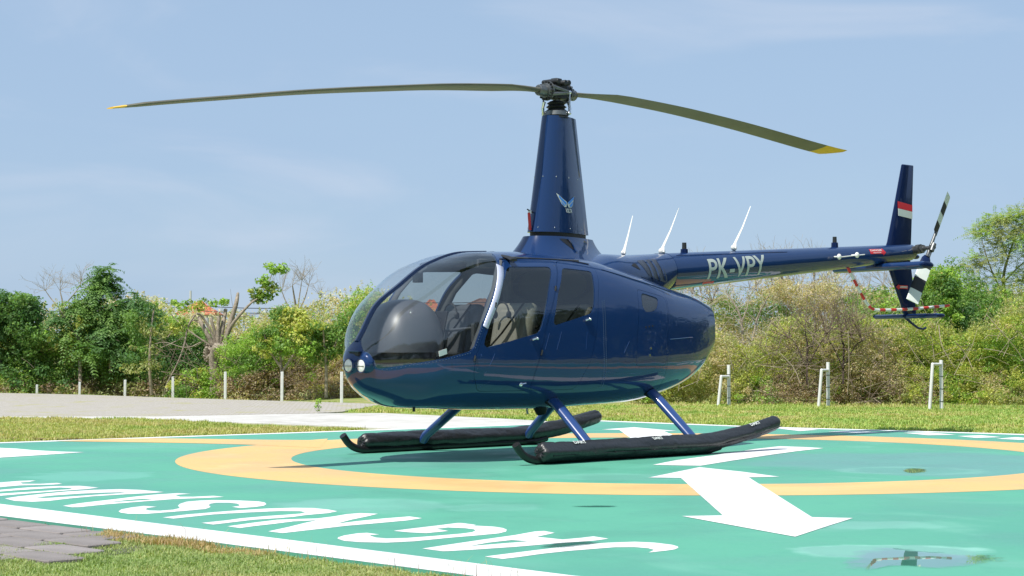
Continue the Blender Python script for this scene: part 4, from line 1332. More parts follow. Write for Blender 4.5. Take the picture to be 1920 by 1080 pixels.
for sgn in (1, -1):
    pn = patch('intake_screen', round_poly(INTAKE, 0.03), rootY, 0.003, M['mesh_grey'], HELI, sgn)
    patch('intake_notch', [(-0.63, 1.750), (-0.745, 1.775), (-0.79, 1.705)], rootY, 0.003, M['black'], HELI, sgn)
    for k in range(3):      # vertical louvre frames
        x0 = -0.93 - k * 0.115
        patch('louvre', [(x0, 1.815), (x0 - 0.035, 1.82), (x0 - 0.105, 1.62), (x0 - 0.07, 1.615)], rootY, 0.010, M['blue'], pn, sgn)
# boom
BX0, BX1 = -1.42, -5.90
def boom_c(x):
    t = (x - (-1.5)) / (BX1 + 1.5)
    return 1.718 + t * (2.08 - 1.718), 0.188 + t * (0.094 - 0.188)
def boomY(x, z):
    c_, r_ = boom_c(x); return np.sqrt(np.clip(r_ ** 2 - (z - c_) ** 2, 1e-6, None))
b = MB()
xsb = np.linspace(BX0, BX1 + 0.03, 24).tolist()
P_ = [(x, 0, boom_c(x)[0]) for x in xsb] + [(BX1 - 0.0, 0, boom_c(BX1)[0]), (BX1 - 0.02, 0, boom_c(BX1)[0])]
R_ = [boom_c(x)[1] for x in xsb] + [boom_c(BX1)[1] * 0.93, boom_c(BX1)[1] * 0.6]
b.tube(P_, R_, 48)
boom = b.build('tail_boom', M['blue'], HELI, True)
for x in (-1.52, -2.6, -3.7, -4.8):
    c_, r_ = boom_c(x)
    if x > -1.6: MB().tube([(x + 0.008, 0, c_), (x - 0.008, 0, c_)], r_ + 0.0025, 48).build('boom_band', M['blue'], boom, True)
MB().tube([(x, 0.10, boom_c(x)[0] + math.sqrt(boom_c(x)[1] ** 2 - 0.01) + .001) for x in np.linspace(-1.6, -3.4, 10)], 0.0035, 6).build('boom_seam', M['navy'], boom, True)

def side_text(name, body, x0, z0, x1, z1, h, Yf, mat, parent, bold=0.0, off=0.003, sgn=1, shear=0.0):
    """lettering laid on a curved left side, reading from the nose to the tail"""
    V2, F2 = text_mesh(body, 1.0, bold)
    w_, h_ = V2.max(0)
    u = V2[:, 0] / w_; v = V2[:, 1] / h_
    X_ = x0 + (x1 - x0) * u + shear * v; Z_ = z0 + (z1 - z0) * u + h * v
    Y_ = Yf(X_, Z_) + off
    return mesh_obj(name, np.stack([X_, Y_, Z_], 1), F2, mat, parent)
side_text('registration', 'PK-VPY', -2.01, 1.655, -2.97, 1.735, 0.205, boomY, M['decal_pale'], boom, 0.014)
# port side registration as well
V2, F2 = text_mesh('PK-VPY', 1.0, 0.028); w_, h_ = V2.max(0)
X_ = -2.97 + 0.96 * V2[:, 0] / w_; Z_ = 1.735 - 0.08 * V2[:, 0] / w_ + 0.205 * V2[:, 1] / h_
mesh_obj('registration', np.stack([X_, -boomY(X_, Z_) - 0.003, Z_], 1), F2, M['decal_pale'], boom)
patch('warning_decal', [(-1.97, 1.628), (-2.02, 1.603), (-2.20, 1.622), (-2.16, 1.645)], boomY, 0.003, M['red'], boom)
dec = patch('danger_arrow', [(-4.92, 2.020), (-5.17, 2.032), (-5.17, 2.010), (-5.235, 2.048), (-5.175, 2.098), (-5.17, 2.086), (-4.92, 2.075)], boomY, 0.0025, M['red'], boom, step=0.012)
side_text('danger_lettering', 'DANGER', -4.935, 2.051, -5.165, 2.062, 0.020, boomY, M['white'], dec, 0.02, 0.005)
side_text('rotor_lettering', 'ROTOR', -4.98, 2.030, -5.14, 2.038, 0.012, boomY, M['white'], dec, 0.02, 0.005)
patch('decal_edge', [(-4.915, 2.077), (-5.165, 2.088), (-5.165, 2.082), (-4.915, 2.071)], boomY, 0.004, M['white'], dec)
patch('decal_edge', [(-4.915, 2.022), (-5.165, 2.034), (-5.165, 2.028), (-4.915, 2.016)], boomY, 0.004, M['white'], dec)

# horizontal whip on stand-offs at the boom's left side
for sgn in (1, -1):
    w = MB().tube([(-4.19, sgn * 0.19, 1.955), (-4.72, sgn * 0.17, 2.005)], 0.006, 6)
    for x, z in ((-4.215, 1.962), (-4.55, 1.992)):
        w.ball((x, sgn * 0.19, z), 0.032, 12, sc=(1, .7, 1)).tube([(x, sgn * 0.10, z), (x, sgn * 0.19, z)], 0.010, 6)
    w.build('rod_antenna', M['white'], boom, True)
# white blade antennas and beacons on top
for (x, z, dx_, dz_, r_) in ((-0.93, 1.87, -0.135, 0.385, 0.030), (-1.496, 1.905, -0.26, 0.465, 0.042), (-2.631, 1.985, -0.28, 0.465, 0.040)):
    a = MB().ball((x, 0, z + 0.02), r_, 12, sc=(1, .7, .8))
    a.tube([(x + 0.005, 0, z + 0.01), (x - 0.02, 0, z + 0.07), (x + dx_ * .5, 0, z + dz_ * .5), (x + dx_, 0, z + dz_)], [r_ * .9, 0.016, 0.010, 0.0045], 8, flat=0.6)
    a.build('whip_antenna', M['white'], HELI, True)
for (x, z) in ((-1.839, 1.925), (-4.40, 2.095)):
    q = MB().tube([(x, 0, z - .03), (x, 0, z + 0.035)], [0.040, 0.037], 14).build('beacon', M['navy'], boom, True)
    MB().tube([(x, 0, z + .035), (x, 0, z + 0.10)], [0.024, 0.022], 12).build('beacon_lens', M['dark_metal'], q, True)

# ---- vertical fins
def fin(name, secs, mat):
    S = []
    for (x0, x1, t, y, z) in secs:
        S.append(([(p[0], p[1] + y, z) for p in airfoil(x0, x1, t, 12)], z))
    return loft(name, S, mat, HELI)
uf = fin('upper_fin', [(-5.34, -5.895, 0.030, 0, 2.05), (-5.42, -5.905, 0.030, 0, 2.18), (-5.57, -5.935, 0.024, 0, 2.62), (-5.72, -5.965, 0.018, 0, 3.085), (-5.735, -5.96, 0.008, 0, 3.093)], M['navy'])
lf = fin('lower_fin', [(-5.32, -5.885, 0.030, 0, 2.10), (-5.385, -5.89, 0.030, 0, 1.97), (-5.70, -5.995, 0.024, 0, 1.44), (-5.74, -6.0, 0.022, 0, 1.36), (-5.76, -5.99, 0.006, 0, 1.33)], M['navy'])
def finY(x, z): return np.full(np.shape(x), 0.0) + 0.030
def quad_xz(name, pts, y, mat, parent):
    return mesh_obj(name, [(x, y, z) for x, z in pts] + [(x, y - 0.004, z) for x, z in pts],
                    [tuple(range(len(pts))), tuple(range(2 * len(pts) - 1, len(pts) - 1, -1))] + [(i, len(pts) + i, len(pts) + (i + 1) % len(pts), (i + 1) % len(pts)) for i in range(len(pts))], mat, parent)
fl = quad_xz('flag_red_half', [(-5.60, 2.655), (-5.895, 2.625), (-5.895, 2.55), (-5.605, 2.575)], 0.0285, M['red'], uf)
quad_xz('flag_white_half', [(-5.605, 2.573), (-5.895, 2.548), (-5.893, 2.465), (-5.61, 2.49)], 0.0285, M['decal_white'], uf)
quad_xz('danger_arrow', [(-5.545, 1.672), (-5.60, 1.70), (-5.60, 1.69), (-5.78, 1.69), (-5.78, 1.650), (-5.60, 1.650), (-5.60, 1.64)], 0.033, M['red'], lf)
quad_xz('danger_lettering', [(-5.62, 1.682), (-5.77, 1.682), (-5.77, 1.674), (-5.62, 1.674)], 0.0345, M['decal_white'], lf)
quad_xz('danger_lettering', [(-5.62, 1.668), (-5.77, 1.668), (-5.77, 1.660), (-5.62, 1.660)], 0.0345, M['decal_white'], lf)

def stabiliser(name, xc, z, span, chord, zd=0.0):
    S = []
    for y in (-span, -span + .02, 0, span - .02, span):
        k = 0.8 if abs(y) == span else 1
        S.append([(p[0], y, z + zd * y + p[1]) for p in airfoil(xc + chord / 2 * k, xc - chord / 2 * k, chord * 0.16 * k, 10)])
    o = loft(name, [(s, 0) for s in S], M['blue'], HELI)
    for sg in (1, -1):
        MB().ball((xc, sg * (span + .004), z + zd * span), 0.5, 16, sc=(chord * 0.95, 0.03, chord * 0.30)).build('tip_fairing', M['navy'], o, True)
    return o
stabiliser('horizontal_stabiliser', -5.30, 1.885, 0.60, 0.27, 0.015)
MB().box((-5.22, 0.0, 1.95), (0.12, 0.03, 0.13)).build('stabiliser_bracket', M['navy'], HELI)
stabiliser('lower_stabiliser', -5.84, 1.335, 0.43, 0.17, 0.01)
MB().tube([(-5.74, 0, 1.34), (-5.90, 0, 1.26), (-6.03, 0, 1.205), (-6.14, 0, 1.19), (-6.20, 0, 1.205)], [0.016, 0.015, 0.014, 0.013, 0.015], 8).build('tail_skid', M['navy'], HELI, True)

# red and white tail rotor guard
gp = chaikin([(-4.60, 0.02, 1.88), (-4.78, 0.05, 1.62), (-4.92, 0.10, 1.40), (-5.12, 0.13, 1.395), (-5.55, 0.20, 1.41), (-6.22, 0.30, 1.462)], 3, False)
L = np.r_[0, np.cumsum(np.linalg.norm(np.diff(gp, axis=0), axis=1))]
g_ = MB(); nb = 21
for k in range(nb):
    t = np.linspace(k, k + 1, 4) / nb * L[-1]
    g_.tube([tuple(np.interp(q, L, gp[:, j]) for j in range(3)) for q in t], 0.0165, 8, mi=k % 2)
g_.build('tail_rotor_guard', [pbr("guard_red", (0.5, 0.03, 0.025), 0.5), M['decal_white']], HELI, True)

# ---- tail rotor
tr = empty('tail_rotor'); tr.parent = HELI
HC = Vector((-5.745, 0.36, 2.115))
MB().tube([(-5.86, 0.0, 2.09), (-5.83, 0.10, 2.10), (-5.76, 0.30, 2.112), (-5.742, 0.42, 2.118)], [0.055, 0.045, 0.022, 0.022], 12) \
    .tube([(-5.80, 0.15, 2.105), (-5.785, 0.21, 2.107)], 0.055, 12).tube([(-5.775, 0.235, 2.108), (-5.765, 0.255, 2.11)], 0.042, 12) \
    .tube([(-5.90, 0.06, 2.06), (-5.80, 0.24, 2.07)], 0.010, 8).tube([(-5.82, 0.22, 2.07), (-5.80, 0.24, 2.14)], 0.012, 8).build('gearbox_shaft', M['steel'], tr, True)
MB().ball((-5.96, 0.02, 2.03), 0.05, 10, sc=(1.6, .6, .6)).build('tail_light', M['navy'], tr, True)
ax = Vector((-0.40, 0.0, 0.62)).normalized()
for sgn in (1, -1):
    d_ = ax * sgn
    base_dir = d_.cross(Vector((0, 1, 0)))
    ch = (Matrix.Rotation(math.radians(16 if sgn > 0 else 36), 3, d_) @ base_dir).normalized()
    nrm = d_.cross(ch)
    bl = MB()
    st = [0.20, 0.33, 0.455, 0.60, 0.735] if sgn > 0 else [0.20, 0.27, 0.42, 0.58, 0.735]
    cols = [1, 0, 1, 0]
    # chord outline as a thin aerofoil
    sec = airfoil(0.055, -0.082, 0.0075, 6) if sgn > 0 else airfoil(0.062, -0.088, 0.0075, 6)
    n = len(sec)
    for i in range(4):
        V = []
        for s_ in (st[i], st[i + 1]):
            for (cx, ty) in sec:
                V.append(HC + d_ * s_ + ch * cx + nrm * ty)
        F = [(k, (k + 1) % n, n + (k + 1) % n, n + k) for k in range(n)] + [tuple(range(n - 1, -1, -1)), tuple(range(n, 2 * n))]
        bl.add(V, F, cols[i])
    bl.build('tail_rotor_blade', [M['decal_white'], M['black']], tr)
    if sgn > 0:
        rg_ = MB().tube([HC + d_ * 0.02, HC + d_ * 0.12, HC + d_ * 0.215], [0.022, 0.018, 0.016], 8)
        rg_.tube([HC + d_ * 0.03 + ch * 0.03, HC + d_ * 0.20 + ch * 0.02], 0.006, 6).ball(HC + d_ * 0.19 + ch * .02, 0.016, 8)
        rg_.build('blade_grip', M['steel'], tr, True)
    else:
        rg_ = MB().tube([HC + d_ * 0.02, HC + d_ * 0.10, HC + d_ * 0.13], [0.022, 0.02, 0.03], 8)
        rg_.tube([HC + d_ * 0.02 - ch * 0.03, HC + d_ * 0.16 - ch * 0.03], 0.007, 6)
        rg_.build('blade_grip', M['steel'], tr, True)
        MB().tube([HC + d_ * 0.12, HC + d_ * 0.16, HC + d_ * 0.22], [0.035, 0.055, 0.060], 10, flat=0.35, flat_dir=ch).build('blade_root_boot', M['navy'], tr, True)
MB().tube([HC + Vector((0, .03, 0)) - ax * .05, HC + Vector((0, .03, 0)) + ax * .05], 0.03, 10).tube([HC + Vector((0.05, 0, 0)), HC - Vector((0.05, 0, 0))], 0.012, 8).build('tail_rotor_hub', M['steel'], tr, True)

# ---- main rotor
mr_ = empty('main_rotor'); mr_.parent = HELI
yaw_b = 3.985 - 3.917
ux = Vector((math.cos(yaw_b), math.sin(yaw_b), 0)); uy = Vector((-math.sin(yaw_b), math.cos(yaw_b), 0))
HZ = 3.36
h = MB()
h.tube([(0, 0, 3.0), (0, 0, 3.30)], 0.035, 14)
h.tube([(0, 0, 3.11), (0, 0, 3.125)], 0.115, 20, mi=1).tube([(0, 0, 3.135), (0, 0, 3.175)], [0.118, 0.112], 10, mi=0)
h.tube([(0, 0, 3.18), (0, 0, 3.20), (0, 0, 3.215), (0, 0, 3.235), (0, 0, 3.25), (0, 0, 3.27)], [0.10, 0.075, 0.098, 0.072, 0.09, 0.06], 18, mi=1)
h.build('swashplate', [M['steel'], M['dark_metal']], mr_, True)
yk = MB()
yk.box((0, 0, HZ + 0.005), (0.17, 0.13, 0.15), Matrix.Rotation(yaw_b, 3, 'Z'))
yk.box((0, 0, HZ + 0.10), (0.10, 0.09, 0.05), Matrix.Rotation(yaw_b, 3, 'Z'), taper=0.8)
for s_ in (1, -1):
    c_ = ux * s_
    yk.tube([c_ * .04 + Vector((0, 0, HZ + .01)) , c_ * 0.125 + Vector((0, 0, HZ))], [0.060, 0.082], 16)
for dx_ in (-0.075, 0.075):
    p = ux * dx_ + Vector((0, 0, HZ + 0.085))
    yk.tube([p - uy * .10, p + uy * .10], 0.026, 12)
yk.tube([Vector((0, 0, HZ + .075)) - uy * .09, Vector((0, 0, HZ + .075)) + uy * .12], 0.028, 12)
yk.build('rotor_hub', M['dark_metal'], mr_, True, 0.008)
for s_ in (1, -1):
    c_ = ux * s_; dz_ = -0.05 if s_ > 0 else 0.02
    ho = MB().tube([c_ * 0.125 + Vector((0, 0, HZ - .005)), c_ * 0.142 + Vector((0, 0, HZ - .005))], 0.092, 24)
    ho.tube([c_ * .142 + Vector((0, 0, HZ - .005)), c_ * 0.17 + Vector((0, 0, HZ - .006))], [0.076, 0.066], 20).tube([c_ * .17 + Vector((0, 0, HZ - .008)), c_ * 0.25 + Vector((0, 0, HZ - .010)), c_ * 0.262 + Vector((0, 0, HZ - .010))], [0.054, 0.052, 0.044], 20)
    ho.build('blade_housing', M['steel'], mr_, True)
    bo = MB()
    for k in range(16):
        a = k * math.pi / 8
        p = c_ * 0.142 + Vector((0, 0, HZ - .005)) + uy * (0.083 * math.cos(a)) + Vector((0, 0, 0.083 * math.sin(a)))
        bo.tube([p, p + c_ * 0.018], 0.009, 6)
    tag(bo.build('housing_bolts', M['dark_metal'], mr_, False), kind='stuff')
    # pitch horn and link on the near and far side
    q = uy * (0.115 * s_)
    MB().tube([c_ * 0.14 + q * .6 + Vector((0, 0, HZ + .03)), q * 1.05 - c_ * .05 + Vector((0, 0, HZ - .01))], [0.022, 0.014], 8) \
        .tube([c_ * 0.14 + q * .6 + Vector((0, 0, HZ - .04)), q * 1.05 - c_ * .05 + Vector((0, 0, HZ - .015))], [0.022, 0.014], 8).build('pitch_horn', M['steel'], mr_, True)
    MB().tube([q * 1.05 - c_ * .05 + Vector((0, 0, HZ - .01)), q * 1.0 - c_ * .05 + Vector((0, 0, 3.155))], 0.010, 8) \
        .ball(q * 1.05 - c_ * .05 + Vector((0, 0, HZ - .012)), 0.02, 8).ball(q - c_ * .05 + Vector((0, 0, 3.155)), 0.02, 8).build('pitch_link', M['bright'], mr_, True)
    MB().tube([q * .55 - c_ * .10 + Vector((0, 0, 3.26)), q * .8 - c_ * .09 + Vector((0, 0, 3.20)), q * .8 - c_ * .08 + Vector((0, 0, 3.15))], [0.016, 0.012, 0.012], 8).build('scissor_link', M['bright'], mr_, True)
for k in range(4):
    a = k * math.pi / 2 + .6
    MB().tube([(0.08 * math.cos(a), 0.08 * math.sin(a), 3.06), (0.085 * math.cos(a), 0.085 * math.sin(a), 3.12)], 0.008, 6).build('control_rod', M['bright'], mr_, True)

LP = [(0.26, 3.352), (0.60, 3.340), (0.95, 3.310), (1.53, 3.249), (2.12, 3.171), (2.71, 3.09), (3.31, 3.0), (3.81, 2.917), (4.37, 2.825), (4.85, 2.743), (5.03, 2.714)]
RP = [(0.26, 3.36), (0.55, 3.372), (0.80, 3.376), (1.28, 3.370), (1.8, 3.357), (2.36, 3.332), (2.93, 3.301), (3.64, 3.252), (4.35, 3.20), (4.85, 3.17), (5.03, 3.16)]
def blade(name, prof, s_, twist0, twist1):
    """lofted blade; leading edge faces the way it turns"""
    prof = np.array(prof); d = ux * s_
    lead = uy * s_                          # turns anticlockwise from above
    rr = np.r_[0.24, 0.36, 0.50, 0.70, np.linspace(0.9, 4.68, 22), 4.72, 4.78, 4.84, 4.88, 4.905]
    rings = []
    kr_ = 1.0 if s_ > 0 else 0.988
    for r_ in rr:
        z = pchip(prof[:, 0], prof[:, 1], np.array([r_]))[0]
        k = np.clip((r_ - 0.27) / 0.5, 0, 1); k = k * k * (3 - 2 * k)
        ch_ = 0.10 + (0.265 - 0.10) * k
        x0, x1 = ch_ * 0.30, -ch_ * 0.70
        if r_ > 4.72:
            q = (r_ - 4.72) / 0.185; x0 = 0.08 - 0.185 * q ** 1.3; x1 = -0.185 - 0.01 * q
        th = (0.022 * (1 - k) + 0.0155 * k) * (1.0 if r_ < 4.72 else 1 - 0.55 * (r_ - 4.72) / 0.185)
        tw = math.radians(twist0 + (twist1 - twist0) * r_ / 5.03)
        cv = lead * math.cos(tw) + Vector((0, 0, 1)) * math.sin(tw)
        nv = Vector((0, 0, 1)) * math.cos(tw) - lead * math.sin(tw)
        rings.append([d * r_ * kr_ + Vector((0, 0, z)) + cv * p[0] + nv * p[1] for p in airfoil(x0, x1, th, 9)])
    n = len(rings[0])
    def make(nm, a, b_, mat, par):
        V = [v for r in rings[a:b_ + 1] for v in r]; m_ = b_ - a + 1; F = []
        for i in range(m_ - 1):
            for k in range(n):
                F.append((i * n + k, (i + 1) * n + k, (i + 1) * n + (k + 1) % n, i * n + (k + 1) % n))
        F.append(tuple(range(n))); F.append(tuple((m_ - 1) * n + k for k in range(n - 1, -1, -1)))
        o = mesh_obj(nm, V, F, mat, par, True)
        bm = bmesh.new(); bm.from_mesh(o.data); bmesh.ops.recalc_face_normals(bm, faces=list(bm.faces)); bm.to_mesh(o.data); bm.free()
        o.data.set_sharp_from_angle(angle=math.radians(40))
        return o
    it = 28 if s_ > 0 else 24
    bl = make(name, 0, it, M['olive'], mr_)
    make('blade_tip', it, len(rr) - 1, M['yellow'], bl)
    return bl
blade('main_rotor_blade', LP, 1, 9, 1)
blade('main_rotor_blade', RP, -1, -3.5, -9)

# logo and lettering on the mast fairing
def mastY(x, z):
    x = np.asarray(x, float); z = np.asarray(z, float); out = np.zeros(x.shape)
    for i in np.ndindex(x.shape):
        s = mast_sec(float(z[i])); h_ = s[:21][::-1]
        out[i] = np.interp(float(x[i]), [p[0] for p in h_], [p[1] for p in h_])
    return out
W1 = [(0.140, 2.400), (0.105, 2.345), (0.075, 2.300), (0.035, 2.272), (0.004, 2.272), (-0.004, 2.297), (-0.012, 2.318), (0.06, 2.352)]
W2 = [(-0.150, 2.398), (-0.118, 2.365), (-0.018, 2.316), (-0.014, 2.300), (-0.030, 2.272), (-0.075, 2.272), (-0.105, 2.296), (-0.122, 2.345)]
lg = patch('logo_wing', W1, mastY, 0.002, M['decal_white'], HELI, step=0.012)
patch('logo_inlay', [(0.122, 2.386), (0.100, 2.350), (0.012, 2.290), (-0.003, 2.312), (0.06, 2.347)], mastY, 0.004, M['logo_blue'], lg, step=0.012)
patch('logo_inlay', [(0.090, 2.334), (0.070, 2.300), (0.036, 2.277), (0.018, 2.280)], mastY, 0.004, M['logo_blue'], lg, step=0.012)
lg = patch('logo_wing', W2, mastY, 0.002, M['decal_white'], HELI, step=0.012)
patch('logo_inlay', [(-0.140, 2.387), (-0.025, 2.322), (-0.024, 2.300), (-0.040, 2.300), (-0.122, 2.352)], mastY, 0.004, M['logo_blue'], lg, step=0.012)
patch('logo_inlay', [(-0.117, 2.340), (-0.045, 2.290), (-0.040, 2.278), (-0.074, 2.278), (-0.100, 2.298)], mastY, 0.004, M['logo_blue'], lg, step=0.012)
side_text('operator_lettering', 'VOLTA', 0.018, 2.222, -0.088, 2.222, 0.040, mastY, M['white'], HELI, 0.03, 0.003)
# pitot tube with its red cover strap at the front of the mast fairing
MB().tube([(0.31, 0.0, 2.215), (0.37, 0.0, 2.235), (0.385, 0.0, 2.24)], 0.006, 6).build('pitot_tube', M['dark_metal'], HELI)
MB().box((0.355, 0.0, 2.13), (0.008, 0.028, 0.16), Matrix.Rotation(0.10, 3, 'Y')).box((0.352, 0, 2.215), (0.014, 0.030, 0.03), mi=1).build('pitot_cover_strap', [M['red'], M['white']], HELI)

# ---- landing gear
for sgn in (1, -1):
    sk = MB()
    p = chaikin([(1.635, sgn * 1.12, 0.175), (1.56, sgn * 1.12, 0.085), (1.44, sgn * 1.12, 0.036), (1.30, sgn * 1.12, 0.034)], 3, False)
    p = np.vstack([p, [(-0.85, sgn * 1.12, 0.034)], [(-1.0, sgn * 1.12, 0.06)]])
    sk.tube([tuple(q) for q in p], 0.034, 14)
    s_ = sk.build('skid_tube', M['skid'], HELI, True)
    # stowed float cover: lumpy vinyl sausage with a puckered end
    P = []; R = []
    pr_ = np.random.default_rng(20 + sgn)
    L = [(1.385, 0.102), (1.37, 0.102), (1.2, 0.102), (0.6, 0.102), (0.0, 0.102), (-0.6, 0.104), (-0.85, 0.116), (-1.1, 0.142), (-1.5, 0.202), (-1.80, 0.258), (-1.81, 0.260)]
    La = np.array(L)[::-1]
    n = 200; m = 40
    xx = np.linspace(1.385, -1.81, n)
    V = []; F = []
    yc = sgn * 1.155
    ph = pr_.uniform(0, 6.28, 12)
    for i, x in enumerate(xx):
        zc = float(pchip(La[:, 0], La[:, 1], np.array([x]))[0])
        sl = float(pchip(La[:, 0], La[:, 1], np.array([x - .03]))[0] - pchip(La[:, 0], La[:, 1], np.array([x + .03]))[0]) / .06
        tv = Vector((-1, 0, sl)).normalized(); nv = Vector((sl, 0, 1)).normalized()
        e0 = min(i, n - 1 - i)
        kr = [0.80, 0.93, 1.0][min(e0, 2)]
        for k in range(m):
            a = 2 * math.pi * k / m
            w = 0.0035 * math.sin(2 * a + ph[0] + x * 3.1) + 0.002 * math.sin(5 * a + ph[1] - x * 7.3) + 0.0015 * math.sin(3 * a + x * 13.7 + ph[2]) * math.sin(x * 2.1 + ph[3])
            cr = float(vnoise(x * 5.5 + 3 * sgn, math.cos(a) * 1.6 + x * 1.5, math.sin(a) * 1.6 + 4.0)); cr2 = float(vnoise(x * 17.0, math.cos(a) * 3.2 - x * 6, math.sin(a) * 3.2 + 9.0))
            w -= 0.005 * max(0.0, 0.16 - abs(cr - 0.5)) / 0.16 - 0.002 + 0.0025 * max(0.0, 0.12 - abs(cr2 - 0.5)) / 0.12
            r_ = (0.080 + w) * kr * (1.0 if x > -0.85 else 1.0 + 0.16 * (x + 0.85))
            c_, s2 = math.cos(a), math.sin(a)
            # slightly squared section, flattened underneath
            rr_ = r_ * (1 + 0.05 * math.cos(4 * a))
            q = Vector((x, yc, zc)) + Vector((0, 1, 0)) * (rr_ * c_) + nv * (rr_ * s2)
            q.z = max(q.z, 0.018)
            V.append(q)
    for i in range(n - 1):
        for k in range(m):
            F.append((i * m + k, i * m + (k + 1) % m, (i + 1) * m + (k + 1) % m, (i + 1) * m + k))
    for end, i in ((1, 0), (-1, n - 1)):     # puckered ends
        c0 = sum((Vector(V[i * m + k]) for k in range(m)), Vector()) / m
        b0 = len(V)
        for k in range(m):
            v = Vector(V[i * m + k]); wv = (0.010 if k % 4 < 2 else -0.004)
            V.append(c0 + (v - c0) * 0.5 + Vector((end * (0.012 + wv), 0, 0)))
        V.append(c0 - Vector((end * 0.012, 0, 0)))
        for k in range(m):
            F.append((i * m + k, b0 + k, b0 + (k + 1) % m, i * m + (k + 1) % m))
            F.append((b0 + k, b0 + m, b0 + (k + 1) % m))
    fc = mesh_obj('float_cover', [tuple(v) for v in V], F, M['vinyl'], HELI, True)
    bm = bmesh.new(); bm.from_mesh(fc.data); bmesh.ops.recalc_face_normals(bm, faces=list(bm.faces)); bm.to_mesh(fc.data); bm.free()
    # lacing seam along the outer side and printed name
    ls = MB()
    sp = []
    for x in np.linspace(1.3, -1.8, 50):
        zc = float(pchip(La[:, 0], La[:, 1], np.array([x]))[0])
        sp.append((x, yc + sgn * 0.079, max(zc - 0.028, 0.03)))
    ls.tube(sp, 0.004, 6)
    for q in sp[::4]: ls.ball(q, 0.008, 6)
    ls.build('lacing', M['black'], fc, True)
    for (xa, xb) in ((1.03, 0.88), (0.02, -0.11), (-1.36, -1.50)):
        V2, F2 = text_mesh('DART', 1.0, 0.03); w_, h_ = V2.max(0)
        u = V2[:, 0] / w_; v = V2[:, 1] / h_
        if sgn < 0: u = 1 - u
        X_ = xa + (xb - xa) * u
        zc = pchip(La[:, 0], La[:, 1], X_)
        th = 0.80 + 0.45 * v
        mesh_obj('cover_lettering', np.stack([X_, yc + sgn * 0.0875 * np.cos(th), zc + 0.0875 * np.sin(th)], 1), F2, M['decal_white'], fc)
    # struts
    for (xt, xb_, zt_) in ((0.62, 0.69, 0.47), (-0.70, -0.71, 0.52)):
        st_ = MB().tube([(xt, sgn * 0.56, zt_ + 0.03), (xt, sgn * 0.62, zt_ - .01), (xb_, sgn * 1.04, 0.15), (xb_, sgn * 1.09, 0.09)], [0.066, 0.062, 0.056, 0.054], 18, flat=0.66, flat_dir=(1, 0, 0))
        st_.build('landing_gear_strut', M['strut_blue'], HELI, True)
        MB().tube([(xt, sgn * 0.50, zt_ + 0.05), (xt, sgn * 0.60, zt_ + 0.0)], [0.070, 0.060], 18, flat=0.7, flat_dir=(1, 0, 0)).build('strut_boot', M['seal'], HELI, True)

# ------------------------------------------------------------ vegetation
FPX = 3388.0
def P3(px, py, Y):
    """world point at distance Y that lies where the survey of the photo puts it"""
    return np.array([(px - 960) / FPX * Y, Y, CAM_H + (654 - py) / FPX * Y])

def unit(v): return v / np.maximum(np.linalg.norm(v, axis=-1, keepdims=True), 1e-9)

def leaf_quads(C, D, Nn, L, W):
    """diamond leaves: centre, direction, normal, length, width"""
    S = unit(np.cross(D, Nn))
    L = np.broadcast_to(L, (len(C),))[:, None]; W = np.broadcast_to(W, (len(C),))[:, None]
    a = C - D * L * 0.5; b = C + S * W * 0.5 - D * L * 0.05; c = C + D * L * 0.5 - Nn * L * 0.12; d = C - S * W * 0.5 - D * L * 0.05
    V = np.stack([a, b, c, d], 1).reshape(-1, 3)
    F = np.arange(len(V)).reshape(-1, 4)
    return V, F

GREEN = (0.17, 0.29, 0.07); BRIGHT = (0.29, 0.44, 0.08); YELLOW = (0.47, 0.49, 0.12)
DARK = (0.10, 0.20, 0.065); DRY = (0.54, 0.46, 0.27); BROWN = (0.33, 0.25, 0.17); OLIVE = (0.34, 0.36, 0.14)
PALE = (0.58, 0.54, 0.38)

